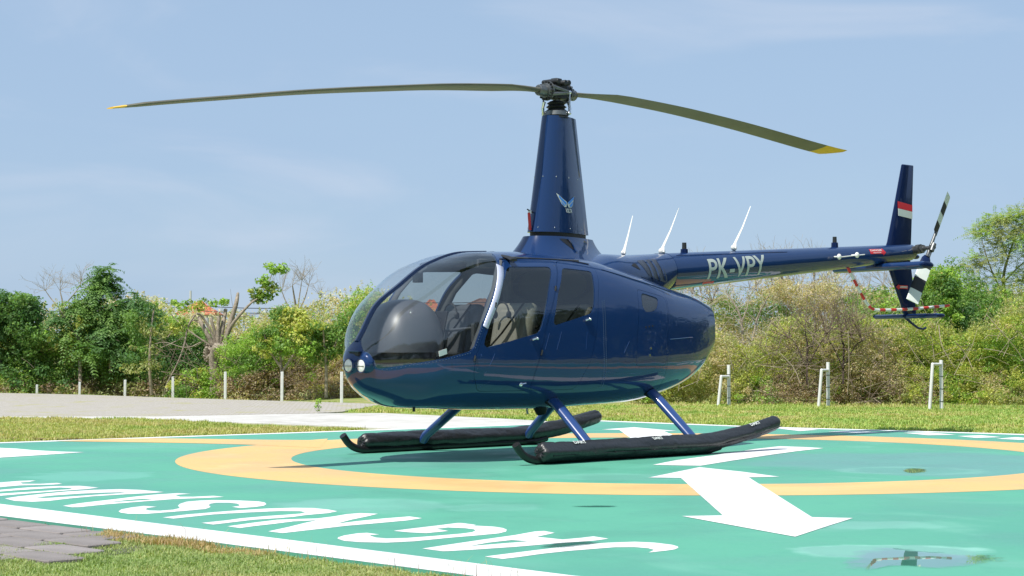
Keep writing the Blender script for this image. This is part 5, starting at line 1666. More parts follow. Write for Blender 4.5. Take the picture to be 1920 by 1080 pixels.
class Leaves:
    def __init__(s): s.V = []; s.F = []; s.C = []; s.n = 0
    def add(s, V, F, col, per=4):
        s.V.append(V); s.F.append(F + s.n); s.n += len(V)
        s.C.append(np.repeat(col, per, axis=0))
    def clump(s, centers, radii, nper, L, cols, r, up=0.5, shell=0.5, droop=0.0, asp=0.5):
        """leafy clumps: centers (m,3), radii (m,) or (m,3), colours (m,3)"""
        m = len(centers)
        radii = np.asarray(radii, float)
        if radii.ndim == 1: radii = np.repeat(radii[:, None], 3, 1)
        idx = np.repeat(np.arange(m), nper)
        n = len(idx)
        u = unit(r.normal(size=(n, 3)))
        rad = (shell + (1 - shell) * r.random(n) ** 0.5)[:, None]
        P = centers[idx] + u * radii[idx] * rad
        Nn = unit(u * 0.8 + r.normal(size=(n, 3)) * 0.6 + np.array([0, 0, up]))
        D = r.normal(size=(n, 3)); D -= Nn * (D * Nn).sum(1, keepdims=True)
        D = unit(D + u * 0.6 - np.array([0, 0, droop]))
        ln = L * r.uniform(0.6, 1.35, n)
        V, F = leaf_quads(P, D, Nn, ln, ln * asp * r.uniform(0.7, 1.2, n))
        c = cols[idx] * r.uniform(0.70, 1.35, (n, 1)) * (1 + r.normal(size=(n, 3)) * 0.06)
        s.add(V, F, np.clip(c, 0.005, 0.9))
    def fronds(s, base, dirs, length, nleaf, L, cols, r, droop=0.5):
        """feather leaves: paired leaflets on an arching stalk"""
        m = len(base)
        t = np.linspace(0.12, 1, nleaf)
        for k in range(nleaf):
            p = base + dirs * (length * t[k])[:, None] if hasattr(length, '__len__') else base + dirs * length * t[k]
            ln_ = length if hasattr(length, '__len__') else np.full(m, length)
            p = p - np.array([0, 0, 1]) * (droop * ln_ * t[k] ** 2)[:, None]
            tg = unit(dirs - np.array([0, 0, 1]) * 2 * droop * t[k])
            side = unit(np.cross(tg, np.array([0, 0, 1.0]) + r.normal(size=(m, 3)) * 0.15))
            nn = unit(np.cross(side, tg))
            for sg in (1, -1):
                D = unit(side * sg + tg * 0.5 - np.array([0, 0, 0.25]))
                ll = L * r.uniform(0.75, 1.2, m) * (1 - 0.35 * abs(t[k] - 0.45))
                V, F = leaf_quads(p + D * ll[:, None] * 0.5, D, nn, ll, ll * 0.38)
                s.add(V, F, np.clip(cols * r.uniform(0.75, 1.3, (m, 1)), 0.005, 0.9))
    def build(s, name, parent=None):
        return mesh_obj(name, np.vstack(s.V), np.vstack(s.F), M['leaf'], parent, False, tint=np.vstack(s.C))

def stick_mesh(A, B, ra, rb):
    """many thin three sided sticks at once"""
    A = np.asarray(A, float); B = np.asarray(B, float); n = len(A)
    d = unit(B - A); s_ = unit(np.cross(d, np.array([0.3, 1.0, 0.2]))); t_ = np.cross(d, s_)
    V = []
    for P, r_ in ((A, ra), (B, rb)):
        r_ = np.broadcast_to(r_, (n,))[:, None]
        for a in (0, 2.094, 4.189):
            V.append(P + (s_ * math.cos(a) + t_ * math.sin(a)) * r_)
    V = np.stack(V, 1).reshape(-1, 3)
    b = (np.arange(n) * 6)[:, None]
    F = np.vstack([b + np.array([[0, 1, 4, 3]]), b + np.array([[1, 2, 5, 4]]), b + np.array([[2, 0, 3, 5]])])
    return V, F

def twig_fan(base, dirn, length, r, depth=3, spread=0.45, rad=0.012):
    """branching twigs from a base point: lists of segments"""
    segs = []
    def go(p, d, l, k, rd):
        n = 3
        for i in range(n):
            d2 = unit(d + r.normal(size=3) * 0.12 + np.array([0, 0, .03]))
            q = p + d2 * l / n
            segs.append((p, q, rd * (1 - i / n * .3), rd * (1 - (i + 1) / n * .3)))
            p, d = q, d2
            if k > 0 and r.random() < 0.9:
                go(p, unit(d + r.normal(size=3) * spread), l * r.uniform(.45, .7), k - 1, rd * .55)
        if k > 0: go(p, unit(d + r.normal(size=3) * spread * .6), l * .6, k - 1, rd * .6)
    go(np.asarray(base, float), unit(np.asarray(dirn, float)), length, depth, rad)
    return segs
def segs_obj(name, segs, mat, parent=None):
    A = np.array([s_[0] for s_ in segs]); B = np.array([s_[1] for s_ in segs])
    V, F = stick_mesh(A, B, np.array([s_[2] for s_ in segs]), np.array([s_[3] for s_ in segs]))
    return mesh_obj(name, V, F, mat, parent)

def thicket(name, label, prof, Y, depth, pal, seed, n_cl=900, nper=70, L=0.06, rc=(0.10, 0.26), back=1.2, base=-0.25, low=0.0, dens_low=1.0):
    """a mass of scrub under a surveyed skyline; pal(u, h, noise) gives the colour of each clump"""
    r = np.random.default_rng(seed)
    prof = np.asarray(prof, float)
    lv = Leaves()
    w = (prof[-1, 0] - prof[0, 0])
    for layer in range(2):
        m = n_cl if layer == 0 else int(n_cl * 0.55)
        px = r.uniform(prof[0, 0], prof[-1, 0], m)
        top = np.interp(px, prof[:, 0], prof[:, 1])
        Yc = Y + r.random(m) * depth * 0.4 + layer * back
        X = (px - 960) / FPX * Yc
        zt = CAM_H + (654 - top) / FPX * Yc - 0.10
        zt = zt + (vnoise(X * 1.6, Yc * .0 + seed, 5.0) - 0.55) * 0.45 * (zt - base) * 0.45
        h = r.random(m) ** (0.85 if layer == 0 else 0.55)
        z = base + (zt - base) * (low + (1 - low) * h)
        bump = (vnoise(X * 1.3, z * 1.5, seed) - 0.5) * 1.6
        Yc = Yc + bump * 0.7 + h * depth * 0.5
        X = (px - 960) / FPX * Yc
        C = np.stack([X, Yc, z], 1)
        nz = vnoise(X * 0.9 + 7, z * 1.2, seed + 2.5) * 0.6 + vnoise(X * 2.7, z * 2.9, seed + 9.5) * 0.4
        cols = pal((px - prof[0, 0]) / w, h, nz, r)
        R = r.uniform(rc[0], rc[1], m)[:, None] * np.array([1.25, 1.0, 0.8])
        lv.clump(C, R, nper if layer == 0 else int(nper * .7), L * (1.0 if layer == 0 else 1.35), cols, r)
        if layer == 0:      # ragged sprigs that break the skyline
            k = int(m * 0.22)
            px2 = r.uniform(prof[0, 0], prof[-1, 0], k); Y2 = Y + r.random(k) * depth
            t2 = np.interp(px2, prof[:, 0], prof[:, 1])
            X2 = (px2 - 960) / FPX * Y2; z2 = CAM_H + (654 - t2) / FPX * Y2 + r.uniform(-0.25, 0.10, k)
            C2 = np.stack([X2, Y2, z2], 1)
            nz2 = vnoise(X2 * 0.9 + 7, z2 * 1.2, seed + 2.5)
            lv.clump(C2, r.uniform(0.05, 0.12, k)[:, None] * np.array([.8, .8, 1.5]), 16, L, pal((px2 - prof[0, 0]) / w, np.ones(k), nz2, r), r, shell=0.1)
    o = lv.build(name)
    tag(o, label, None, kind='stuff')
    return o

def mixcol(choices, weights, nz, r):
    """pick colours by noise with a little jitter, so hues gather in patches"""
    w = np.cumsum(weights) / np.sum(weights)
    q = np.clip((nz - 0.5) * 1.9 + 0.5 + r.normal(size=len(nz)) * 0.16, 0, 0.999)
    return np.array(choices)[np.searchsorted(w, q)]

# --- right hand scrub, behind the pipe frames
def pal_right(u, h, nz, r):
    c = mixcol([DRY, OLIVE, YELLOW, BRIGHT, GREEN], [0.16, 0.24, 0.26, 0.22, 0.12], nz, r)
    lowb = (h < 0.45) & (r.random(len(h)) < 0.8 * np.exp(-((u - 0.40) / 0.16) ** 2) + 0.10)
    c[lowb] = np.where(r.random((lowb.sum(), 1)) < 0.6, BROWN, DRY)
    return c
thicket('scrub', 'dense yellow green and brown scrub behind the pipe frames on the right',
        [(1180, 640), (1250, 615), (1290, 590), (1340, 622), (1400, 640), (1450, 600), (1500, 590), (1540, 625), (1600, 588), (1660, 610), (1720, 590), (1800, 625), (1860, 590), (1920, 560), (2040, 580)],
        31.6, 1.8, pal_right, 21, n_cl=2300, nper=95, L=0.036, rc=(0.05, 0.17))
def pal_dry(u, h, nz, r):
    return mixcol([PALE, DRY, DRY, OLIVE, GREEN], [0.22, 0.35, 0.15, 0.18, 0.1], nz, r)
thicket('dry_scrub', 'tan dry bushes rising under the tail boom',
        [(1180, 560), (1260, 540), (1300, 552), (1350, 522), (1390, 545), (1450, 506), (1500, 520), (1545, 504), (1580, 530), (1640, 552), (1720, 560)],
        36.5, 2.2, pal_dry, 33, n_cl=1300, nper=95, L=0.040, rc=(0.07, 0.20))
def pal_green(u, h, nz, r):
    return mixcol([DARK, GREEN, GREEN, BRIGHT, YELLOW], [0.14, 0.3, 0.2, 0.3, 0.1], nz, r)
thicket('green_bushes', 'bright green bushes behind the tail rotor',
        [(1570, 600), (1600, 560), (1640, 545), (1680, 550), (1710, 530), (1745, 500), (1780, 492), (1815, 505), (1850, 540), (1900, 560), (1960, 540), (2040, 530)],
        34.2, 1.8, pal_green, 41, n_cl=850, nper=80, L=0.06, rc=(0.10, 0.24))
# --- behind the cabin
def pal_mid(u, h, nz, r):
    return mixcol([BROWN, DRY, OLIVE, BRIGHT, GREEN, DARK], [0.1, 0.15, 0.25, 0.2, 0.2, 0.1], nz, r)
thicket('scrub_behind_cabin', 'scrub seen through the cabin glass',
        [(690, 600), (760, 605), (800, 610), (900, 592), (1000, 600), (1200, 615)],
        36.0, 1.6, pal_mid, 55, n_cl=520, nper=60, L=0.06)
# --- left hand growth behind the fence posts
def pal_left(u, h, nz, r):
    c = mixcol([DARK, GREEN, GREEN, BRIGHT, OLIVE, YELLOW], [0.2, 0.26, 0.16, 0.2, 0.1, 0.08], nz, r)
    lo = (h < 0.40) & (r.random(len(h)) < 0.6 + 0.35 * (u > 0.35))
    c[lo] = np.where(r.random((lo.sum(), 1)) < 0.55, BROWN, OLIVE)
    return c
thicket('left_thicket', 'green thicket behind the low white posts at the left',
        [(-90, 600), (0, 600), (80, 625), (110, 630), (150, 605), (240, 595), (300, 572), (340, 600), (420, 640), (450, 640)],
        41.0, 1.8, pal_left, 61, n_cl=1150, nper=75, L=0.068, rc=(0.12, 0.30), base=-0.6)
def pal_left2(u, h, nz, r):
    c = mixcol([GREEN, BRIGHT, BRIGHT, YELLOW, OLIVE, DRY], [0.25, 0.25, 0.15, 0.13, 0.12, 0.1], nz, r)
    lo = (h < 0.50) & (r.random(len(h)) < 0.9)
    c[lo] = np.where(r.random((lo.sum(), 1)) < 0.6, BROWN, DRY)
    return c
thicket('middle_thicket', 'bright leafy thicket left of the nose of the helicopter',
        [(415, 640), (450, 640), (480, 600), (520, 585), (560, 575), (600, 590), (630, 585), (660, 560), (690, 545), (720, 555), (760, 590)],
        36.6, 1.8, pal_left2, 67, n_cl=1200, nper=85, L=0.048, rc=(0.08, 0.20))
thicket('far_dry_scrub', 'hazy tan scrub beyond the trees',
        [(-120, 590), (60, 575), (150, 570), (260, 552), (340, 585), (470, 590), (560, 575), (640, 545), (700, 530), (760, 560), (900, 600), (1250, 600)],
        52.0, 3.0, lambda u, h, nz, r: mixcol([PALE, DRY, PALE, OLIVE], [0.3, 0.3, 0.2, 0.2], nz, r), 71, n_cl=1200, nper=60, L=0.075, rc=(0.16, 0.38))
thicket('far_tree_line', 'distant tree line along the horizon at the right',
        [(1500, 548), (1600, 540), (1640, 532), (1760, 545), (1840, 540), (1990, 538), (2100, 540)],
        70.0, 3.0, lambda u, h, nz, r: mixcol([PALE, OLIVE, DRY], [0.3, 0.4, 0.3], nz, r), 73, n_cl=500, nper=50, L=0.10, rc=(0.2, 0.5))

thicket('scrub_beyond_right', 'scrub carrying on past the right edge of the photo',
        [(2030, 560), (2300, 540), (2700, 570), (3100, 530), (3600, 560), (4200, 540)],
        31.8, 2.0, pal_right, 75, n_cl=1100, nper=60, L=0.075, rc=(0.14, 0.34))
thicket('thicket_beyond_left', 'thicket carrying on past the left edge of the photo',
        [(-1500, 560), (-1100, 580), (-700, 550), (-400, 570), (-85, 590)],
        42.0, 2.0, pal_left, 76, n_cl=1000, nper=60, L=0.09, rc=(0.16, 0.38), base=-0.6)

# dry sticks standing in the scrub
def sticks(name, label, prof, Y, n, seed, mat, h0=0.0, h1=1.0, ln=(0.25, 0.8), rad=0.006):
    r = np.random.default_rng(seed); prof = np.asarray(prof, float)
    px = r.uniform(prof[0, 0], prof[-1, 0], n); top = np.interp(px, prof[:, 0], prof[:, 1])
    Yc = Y + r.random(n) * 1.0
    X = (px - 960) / FPX * Yc; zt = CAM_H + (654 - top) / FPX * Yc
    z = -0.2 + (zt + .2) * r.uniform(h0, h1, n)
    A = np.stack([X, Yc, z], 1)
    D = unit(np.stack([r.normal(size=n) * .8, r.normal(size=n) * .35, r.uniform(-.2, 1.2, n)], 1)) * r.uniform(ln[0], ln[1], n)[:, None]
    Bm = A + D * 0.5 + r.normal(size=(n, 3)) * 0.04; B = A + D + np.array([0, 0, -0.05])
    V1, F1 = stick_mesh(A, Bm, rad, rad * .8); V2_, F2_ = stick_mesh(Bm, B, rad * .8, rad * .4)
    o = mesh_obj(name, np.vstack([V1, V2_]), np.vstack([F1, F2_ + len(V1)]), mat)
    tag(o, label, None, kind='stuff'); return o
M['twig'] = pbr("dry_twig", (0.36, 0.30, 0.22), 0.9)
M['twig_brown'] = pbr("brown_twig", (0.20, 0.15, 0.11), 0.9)
M['twig_pale'] = pbr("pale_twig", (0.50, 0.44, 0.36), 0.9)
sticks('dry_sticks', 'dry sticks in the scrub at the right', [(1230, 600), (2000, 590)], 31.6, 200, 5, M['twig'], 0.1, 1.0)
sticks('brown_sticks', 'brown brambles low in the scrub at the right', [(1400, 640), (1700, 650)], 31.4, 260, 6, M['twig_brown'], 0.1, 1.0)
sticks('bramble_sticks', 'brown brambles behind the fence posts', [(300, 650), (760, 650)], 36.6, 200, 7, M['twig_brown'], 0.0, 1.0)
sticks('pale_sticks', 'pale bare twigs of the dry bushes', [(1250, 560), (1400, 530), (1560, 515), (1620, 560)], 36.0, 300, 8, M['twig_pale'], 0.3, 1.05, rad=0.005)
sticks('left_sticks', 'bare twigs at the left', [(60, 620), (200, 560), (340, 560), (480, 600), (700, 560)], 41.2, 60, 9, M['twig'], 0.2, 1.0)

# --- single trees
def limb(mb, pts, Y, radii, r, wob=0.05, n=8):
    """limb through surveyed pixels at distance Y, wandering a little in depth"""
    W = []
    dy = 0
    for i, (px, py) in enumerate(pts):
        W.append(P3(px, py, Y + dy)); dy += r.normal() * wob * 2
    W = chaikin(np.array(W), 2, False)
    R = np.interp(np.linspace(0, 1, len(W)), np.linspace(0, 1, len(radii)), radii)
    mb.tube([tuple(p) for p in W], R.tolist(), n)
    return W

def tree(name, label, Y, limbs, crown, cols, seed, L=0.07, nper=80, kind='clump', mat='bark', group=None, fr=(0.45, 7, 0.07), cat='tree', rad=(0.12, 0.26), droop=0.2, twigs=0):
    r = np.random.default_rng(seed)
    b0 = P3(*limbs[0][0][0], Y)
    root = empty(name, (b0[0], Y, float(ground_z(b0[0], Y))))
    tag(root, label, cat, group)
    inv = -np.array(root.location)
    tm = MB(); ends = []
    for pts, radii in limbs:
        W = limb(tm, pts, Y, radii, r)
        ends.append(W[-1])
    tm.V = [tuple(np.array(v) + inv) for v in tm.V]
    tm.build('trunk', M[mat], root, True)
    if twigs:
        segs = []
        for e in ends:
            for _ in range(twigs):
                segs += twig_fan(e + inv, unit(r.normal(size=3) * .5 + np.array([0, 0, .7])), r.uniform(.3, .6), r, 2, 0.5, 0.008)
        segs_obj('twigs', segs, M['twig' if mat == 'bark' else 'twig_brown'], root)
    if crown:
        lv = Leaves(); C = []; cc = []
        for (px, py, rx, ry, n) in crown:       # ellipses of the outline in pixels, n clumps each
            a = r.uniform(0, 2 * np.pi, n); q = r.random(n) ** 0.5
            dx, dz = rx * q * np.cos(a), ry * q * np.sin(a)
            yy = Y + r.normal(size=n) * rx / FPX * Y * 0.45
            C.append(np.stack([(px + dx - 960) / FPX * yy, yy, CAM_H + (654 - (py + dz)) / FPX * yy], 1))
        C = np.vstack(C)
        m = len(C)
        nz = vnoise(C[:, 0] * 2.1 + seed, C[:, 2] * 2.3, seed)
        cols_ = mixcol([c for c, _ in cols], [w for _, w in cols], nz, r)
        if kind == 'clump':
            R = r.uniform(rad[0], rad[1], m)[:, None] * np.array([1.1, 1.0, .75])
            lv.clump(C + inv, R, nper, L, cols_, r, droop=droop)
        else:
            nf = nper
            idx = np.repeat(np.arange(m), nf)
            dirs = unit(r.normal(size=(len(idx), 3)) * np.array([1, 1, .45]) + np.array([0, 0, .35]))
            lv.fronds(C[idx] + inv + dirs * 0.03, dirs, fr[0] * r.uniform(.6, 1.2, len(idx)), fr[1], fr[2], cols_[idx], r, droop)
        lv.build('crown', root)
    return root

tree('dark_tree', 'dense dark green tree at the left edge of the photo', 42.0,
     [([(30, 760), (32, 700), (25, 640), (20, 600)], [.09, .08, .05, .02]), ([(32, 700), (60, 640), (70, 600)], [.06, .04, .02]), ([(10, 700), (-20, 640), (-30, 600)], [.06, .04, .02])],
     [(-40, 600, 60, 55, 50), (15, 590, 62, 40, 75), (50, 582, 26, 24, 26), (20, 660, 80, 60, 70)],
     [(DARK, .3), ((0.09, 0.18, 0.045), .35), (GREEN, .35)], 81, L=0.085, nper=90, rad=(.12, .28))
tree('feathery_tree', 'tall tree with drooping feathered leaves behind the white posts', 41.5,
     [([(152, 720), (150, 650), (150, 590), (170, 560), (190, 525)], [.05, .04, .035, .025, .01]), ([(150, 640), (125, 600), (110, 580)], [.03, .02, .01]), ([(208, 700), (205, 640), (215, 580), (235, 560)], [.035, .03, .02, .01])],
     [(197, 528, 15, 20, 11), (155, 578, 20, 18, 10), (120, 598, 16, 10, 5), (205, 590, 34, 22, 16), (240, 580, 22, 18, 8), (190, 640, 70, 45, 34), (190, 555, 22, 15, 8), (230, 660, 40, 40, 14)],
     [(DARK, .25), ((0.10, 0.20, 0.05), .35), (GREEN, .4)], 82, kind='frond', nper=12, fr=(0.50, 8, 0.105), droop=.55)
tree('young_tree', 'green shrub between the feathered tree and the cut stump tree', 40.0,
     [([(285, 740), (280, 680), (285, 600), (290, 575)], [.04, .035, .02, .01]), ([(282, 690), (310, 640), (330, 610)], [.025, .018, .008])],
     [(275, 600, 38, 26, 26), (320, 625, 32, 24, 18), (275, 660, 55, 40, 36)],
     [(GREEN, .4), (OLIVE, .3), (DARK, .3)], 83, L=0.07, nper=60, rad=(.1, .2))
# the cut tree: a stout stump with sawn limbs
tree('cut_tree', 'cut back tree with bare sawn limbs and a thick trunk behind the posts', 38.5,
     [([(405, 760), (404, 710), (402, 670), (408, 648)], [.13, .115, .12, .09]), ([(418, 760), (417, 700), (418, 660), (424, 640)], [.10, .09, .09, .06]),
      ([(404, 655), (384, 618), (372, 594)], [.05, .045, .035]), ([(406, 650), (398, 625), (378, 590), (368, 588)], [.04, .03, .028, .02]),
      ([(410, 650), (409, 615), (411, 592)], [.05, .042, .036]), ([(412, 650), (418, 610), (423, 580)], [.055, .05, .04]),
      ([(420, 650), (432, 605), (443, 570), (446, 549)], [.07, .055, .045, .025]), ([(436, 602), (438, 590), (440, 582)], [.02, .03, .02]),
      ([(424, 655), (428, 620), (445, 595), (470, 568), (482, 560)], [.05, .045, .035, .022, .012]), ([(468, 570), (478, 556), (470, 552)], [.018, .012, .006]), ([(480, 562), (492, 560), (500, 550)], [.012, .01, .006]), ([(498, 548), (505, 525), (512, 508)], [.014, .01, .006]),
      ([(403, 655), (392, 640), (380, 610), (362, 596), (350, 620)], [.03, .025, .02, .016, .01]), ([(408, 640), (396, 600), (396, 597)], [.04, .035, .03]),
      ([(424, 652), (445, 642), (470, 630)], [.018, .012, .008]), ([(430, 628), (450, 636), (480, 648)], [.012, .01, .006]),
      ([(430, 600), (455, 592), (490, 588)], [.012, .008, .005]), ([(415, 645), (470, 660), (520, 640)], [.012, .009, .006]), ([(380, 640), (350, 655), (310, 640), (290, 645)], [.014, .01, .008, .005]), ([(395, 648), (360, 625), (330, 600), (322, 590)], [.02, .016, .01, .006]), ([(366, 590), (352, 610), (346, 650), (330, 690), (312, 720), (308, 745)], [.022, .02, .018, .016, .012, .008]), ([(346, 640), (360, 662), (362, 670)], [.012, .008, .005]), ([(345, 632), (330, 640), (302, 652)], [.012, .01, .006])] + [([(392 + 10 * math.cos(q), 665 + 13 * math.sin(q)), (392 + 5 * math.cos(q * 1.7), 664 + 9 * math.sin(q * 1.3)), (398 + 11 * math.cos(q + 2), 655 + 12 * math.sin(q + 2.4))], [.035, .05, .03]) for q in np.arange(0, 6.2, .55)],
     [(493, 545, 24, 20, 26), (497, 556, 16, 10, 6), (513, 503, 16, 10, 9), (530, 506, 9, 6, 4), (500, 520, 6, 8, 2), (337, 612, 16, 9, 7), (418, 565, 14, 4, 4), (390, 568, 14, 4, 3), (355, 572, 40, 10, 12)],
     [(BRIGHT, .55), ((0.14, 0.24, 0.03), .3), (YELLOW, .15)], 84, L=0.075, nper=34, rad=(.06, .15), mat='bark')
tree('bare_tree', 'pale leafless tree on the skyline right of the cut tree', 60.0,
     [([(556, 640), (557, 590), (552, 560), (548, 535)], [.06, .05, .03, .015]), ([(556, 590), (572, 560), (578, 535)], [.04, .02, .01]), ([(556, 600), (535, 565), (528, 545)], [.035, .02, .01]), ([(558, 580), (562, 550), (566, 525)], [.03, .018, .008]), ([(556, 610), (595, 575), (602, 555)], [.03, .018, .008])],
     [], [], 85, twigs=6)
tree('bare_tree', 'pale bare crown behind the feathery tree at the far left', 62.0,
     [([(120, 620), (118, 570), (112, 545)], [.05, .03, .012]), ([(118, 585), (95, 560), (85, 545)], [.03, .018, .01]), ([(118, 575), (140, 550), (150, 535)], [.03, .018, .01]), ([(119, 590), (160, 560), (168, 545)], [.03, .018, .01])],
     [], [], 86, twigs=7)
tree('leafy_shrub', 'bright green leafy shrub between the cut tree and the helicopter nose', 35.8,
     [([(530, 745), (528, 690), (525, 640), (530, 600)], [.04, .03, .02, .01]), ([(528, 690), (500, 650), (495, 620)], [.03, .02, .01]), ([(528, 700), (560, 650), (575, 620)], [.03, .02, .01])],
     [(540, 600, 32, 26, 34), (500, 640, 26, 24, 26), (580, 625, 28, 22, 24), (545, 645, 46, 18, 26), (560, 592, 18, 12, 10)],
     [(BRIGHT, .45), (GREEN, .35), (YELLOW, .2)], 87, L=0.07, nper=60, rad=(.08, .17))
tree('leafy_shrub', 'darker round shrub just left of the helicopter nose', 36.0,
     [([(612, 745), (612, 690), (608, 640), (606, 620)], [.035, .03, .02, .01]), ([(612, 680), (632, 640), (640, 620)], [.025, .02, .01])],
     [(602, 622, 18, 16, 14), (640, 640, 30, 26, 26), (600, 660, 34, 22, 20), (655, 600, 26, 26, 16)],
     [(GREEN, .45), (BRIGHT, .3), (OLIVE, .25)], 88, L=0.065, nper=60, rad=(.08, .17))
tree('leafy_shrub', 'small green shrub at the foot of the cut tree', 37.4,
     [([(375, 750), (372, 720), (370, 690)], [.025, .02, .01])],
     [(350, 722, 34, 24, 26), (385, 706, 24, 18, 16), (375, 740, 34, 16, 16), (335, 740, 22, 14, 8)],
     [(BRIGHT, .5), (YELLOW, .25), (GREEN, .25)], 89, L=0.06, nper=60, rad=(.07, .15))
tree('pale_sapling', 'pale forked sapling left of two bare stems under the tail boom', 35.6,
     [([(1393, 700), (1393, 640), (1391, 600), (1378, 570), (1362, 548)], [.03, .026, .022, .014, .006]), ([(1391, 602), (1400, 582), (1404, 560)], [.016, .01, .005]), ([(1391, 612), (1378, 592), (1370, 588)], [.012, .008, .004]), ([(1392, 620), (1404, 606), (1415, 600)], [.012, .008, .004])],
     [], [], 90, mat='bark', twigs=1)
tree('pale_sapling', 'leaning pale sapling beside the forked one under the tail boom', 35.5,
     [([(1404, 660), (1414, 625), (1418, 600), (1430, 575), (1444, 550)], [.026, .022, .02, .014, .006]), ([(1418, 602), (1402, 588), (1396, 582)], [.014, .009, .004])],
     [], [], 91, mat='bark', twigs=1)
for px, tp, Yb, sd, lb in ((1300, 535, 37.5, 111, 'bare grey shrub nearest the engine cowl, under the boom lettering'), (1450, 508, 39.0, 112, 'bare twiggy shrub under the middle of the tail boom'), (1530, 512, 39.5, 113, 'bare twiggy shrub under the rod antenna'), (1512, 600, 31.9, 114, 'brown bare bush behind the middle pipe frame'), (1580, 610, 31.9, 115, 'brown bare bush right of the middle pipe frame'), (1660, 520, 52.0, 116, 'faint bare tree far behind the tail fin')):
    tree('bare_shrub', lb, Yb,
         [([(px, 720), (px + 2, 640), (px, tp + 40), (px - 3, tp + 14)], [.02, .018, .012, .006]), ([(px, 690), (px - 22, 640), (px - 32, tp + 34)], [.014, .01, .005]), ([(px, 690), (px + 24, 645), (px + 36, tp + 30)], [.014, .01, .005]), ([(px + 1, 650), (px + 12, tp + 50), (px + 16, tp + 22)], [.012, .008, .004])],
         [], [], sd, mat='bark_dark' if tp >= 600 else 'bark', twigs=9, cat='shrub')
tree('green_tree', 'bright bushy tree behind the tail rotor', 33.8,
     [([(1755, 760), (1752, 690), (1748, 620), (1755, 570)], [.06, .05, .04, .015]), ([(1750, 660), (1790, 600), (1800, 570)], [.035, .025, .01]), ([(1750, 650), (1715, 600), (1705, 580)], [.03, .02, .01])],
     [(1755, 545, 45, 32, 46), (1780, 520, 24, 16, 14), (1710, 590, 36, 30, 36), (1790, 590, 38, 34, 36), (1740, 640, 60, 36, 50), (1650, 620, 44, 24, 24)],
     [(BRIGHT, .45), (GREEN, .35), (YELLOW, .1), (DARK, .1)], 92, L=0.065, nper=64, rad=(.08, .18), droop=.3)
tree('acacia_tree', 'airy acacia with pale trunks rising at the right edge', 37.5,
     [([(1905, 720), (1905, 660), (1895, 610), (1885, 560), (1880, 520), (1895, 470), (1910, 430)], [.07, .06, .05, .04, .03, .02, .01]), ([(1898, 620), (1870, 585), (1845, 560), (1835, 545)], [.04, .03, .022, .01]),
      ([(1886, 560), (1865, 520), (1850, 480), (1842, 450)], [.02, .016, .012, .006]), ([(1882, 530), (1910, 500), (1950, 470), (1985, 440)], [.02, .016, .012, .006]), ([(1860, 510), (1835, 495), (1815, 480)], [.01, .008, .005]),
      ([(1905, 660), (1940, 600), (1965, 540), (1985, 480)], [.045, .035, .025, .012]), ([(1890, 480), (1870, 440), (1862, 415)], [.012, .008, .004])],
     [(1880, 425, 44, 26, 34), (1920, 415, 40, 26, 30), (1845, 435, 26, 14, 12), (1960, 440, 40, 36, 34), (1905, 465, 46, 26, 30), (1850, 485, 30, 16, 12), (1820, 500, 20, 12, 8), (1900, 520, 40, 20, 16), (1835, 530, 26, 14, 10), (1960, 520, 50, 34, 30), (1900, 560, 50, 20, 14)],
     [((0.34, 0.40, 0.11), .4), (BRIGHT, .3), (OLIVE, .3)], 93, kind='frond', nper=11, fr=(0.30, 8, 0.05), droop=.30)
for px, nm in ((1826, 'left of the pair of pale trunks under the acacia'), (1836, 'right of the pair of pale trunks under the acacia')):
    tree('dead_tree', 'weathered bare trunk, ' + nm, 36.6,
         [([(px, 730), (px + 1, 670), (px - 1, 620), (px, 556 + (px - 1826))], [.06, .055, .05, .04])], [], [], 95 + px, cat='tree')

# long dry canes leaning in the right scrub
cn = MB()
r_ = np.random.default_rng(12)
for (pts) in ([(1850, 590), (1880, 625), (1910, 660), (1930, 700)], [(1790, 640), (1812, 665), (1822, 690)], [(1760, 610), (1764, 650), (1790, 690)], [(1700, 640), (1715, 665), (1735, 690)], [(1460, 660), (1490, 690), (1500, 720)], [(1310, 640), (1318, 680), (1306, 720)], [(1590, 620), (1592, 680), (1588, 740)]):
    limb(cn, pts, 31.3, [.008, .007, .005], r_, n=5)
tag(cn.build('dry_canes', M['twig'], None, True), 'long dry canes leaning in the right hand scrub', kind='stuff')

# ------------------------------------------------------------ fence posts, pipe frames
post_px = [(641, 697, 753), (529, 697, 751), (423, 697, 748), (325, 706, 745), (235, 712, 742), (150, 716, 740), (70, 721, 737), (7, 727, 737)]
post_word = ['tallest white post, just left of the helicopter nose', 'second white post left of the helicopter nose', 'white post in front of the cut tree trunk', 'white post left of the cut tree',
             'white post below the feathered tree, fifth from the nose', 'white post sixth from the helicopter nose', 'short white post seventh from the helicopter nose', 'shortest white post at the left frame edge']
for k, ((px, top, base), wd) in enumerate(zip(post_px, post_word)):
    Yp = 33.15 + 1.26 * k
    t_ = P3(px, top, Yp)
    zg = float(ground_z(t_[0], Yp)) - 0.02
    b = MB().box((0, 0, (t_[2] - zg) / 2), (0.048, 0.048, t_[2] - zg), Matrix.Rotation(0.3, 3, 'Z'))
    o = b.build('fence_post', M['post'], None, bevel=0.006)
    o.location = (t_[0], Yp, zg); o.rotation_euler = (random.uniform(-.01, .01), random.uniform(-.012, .012), random.uniform(-.1, .1))
    tag(o, wd, 'post', 'white posts along the edge of the paved apron')
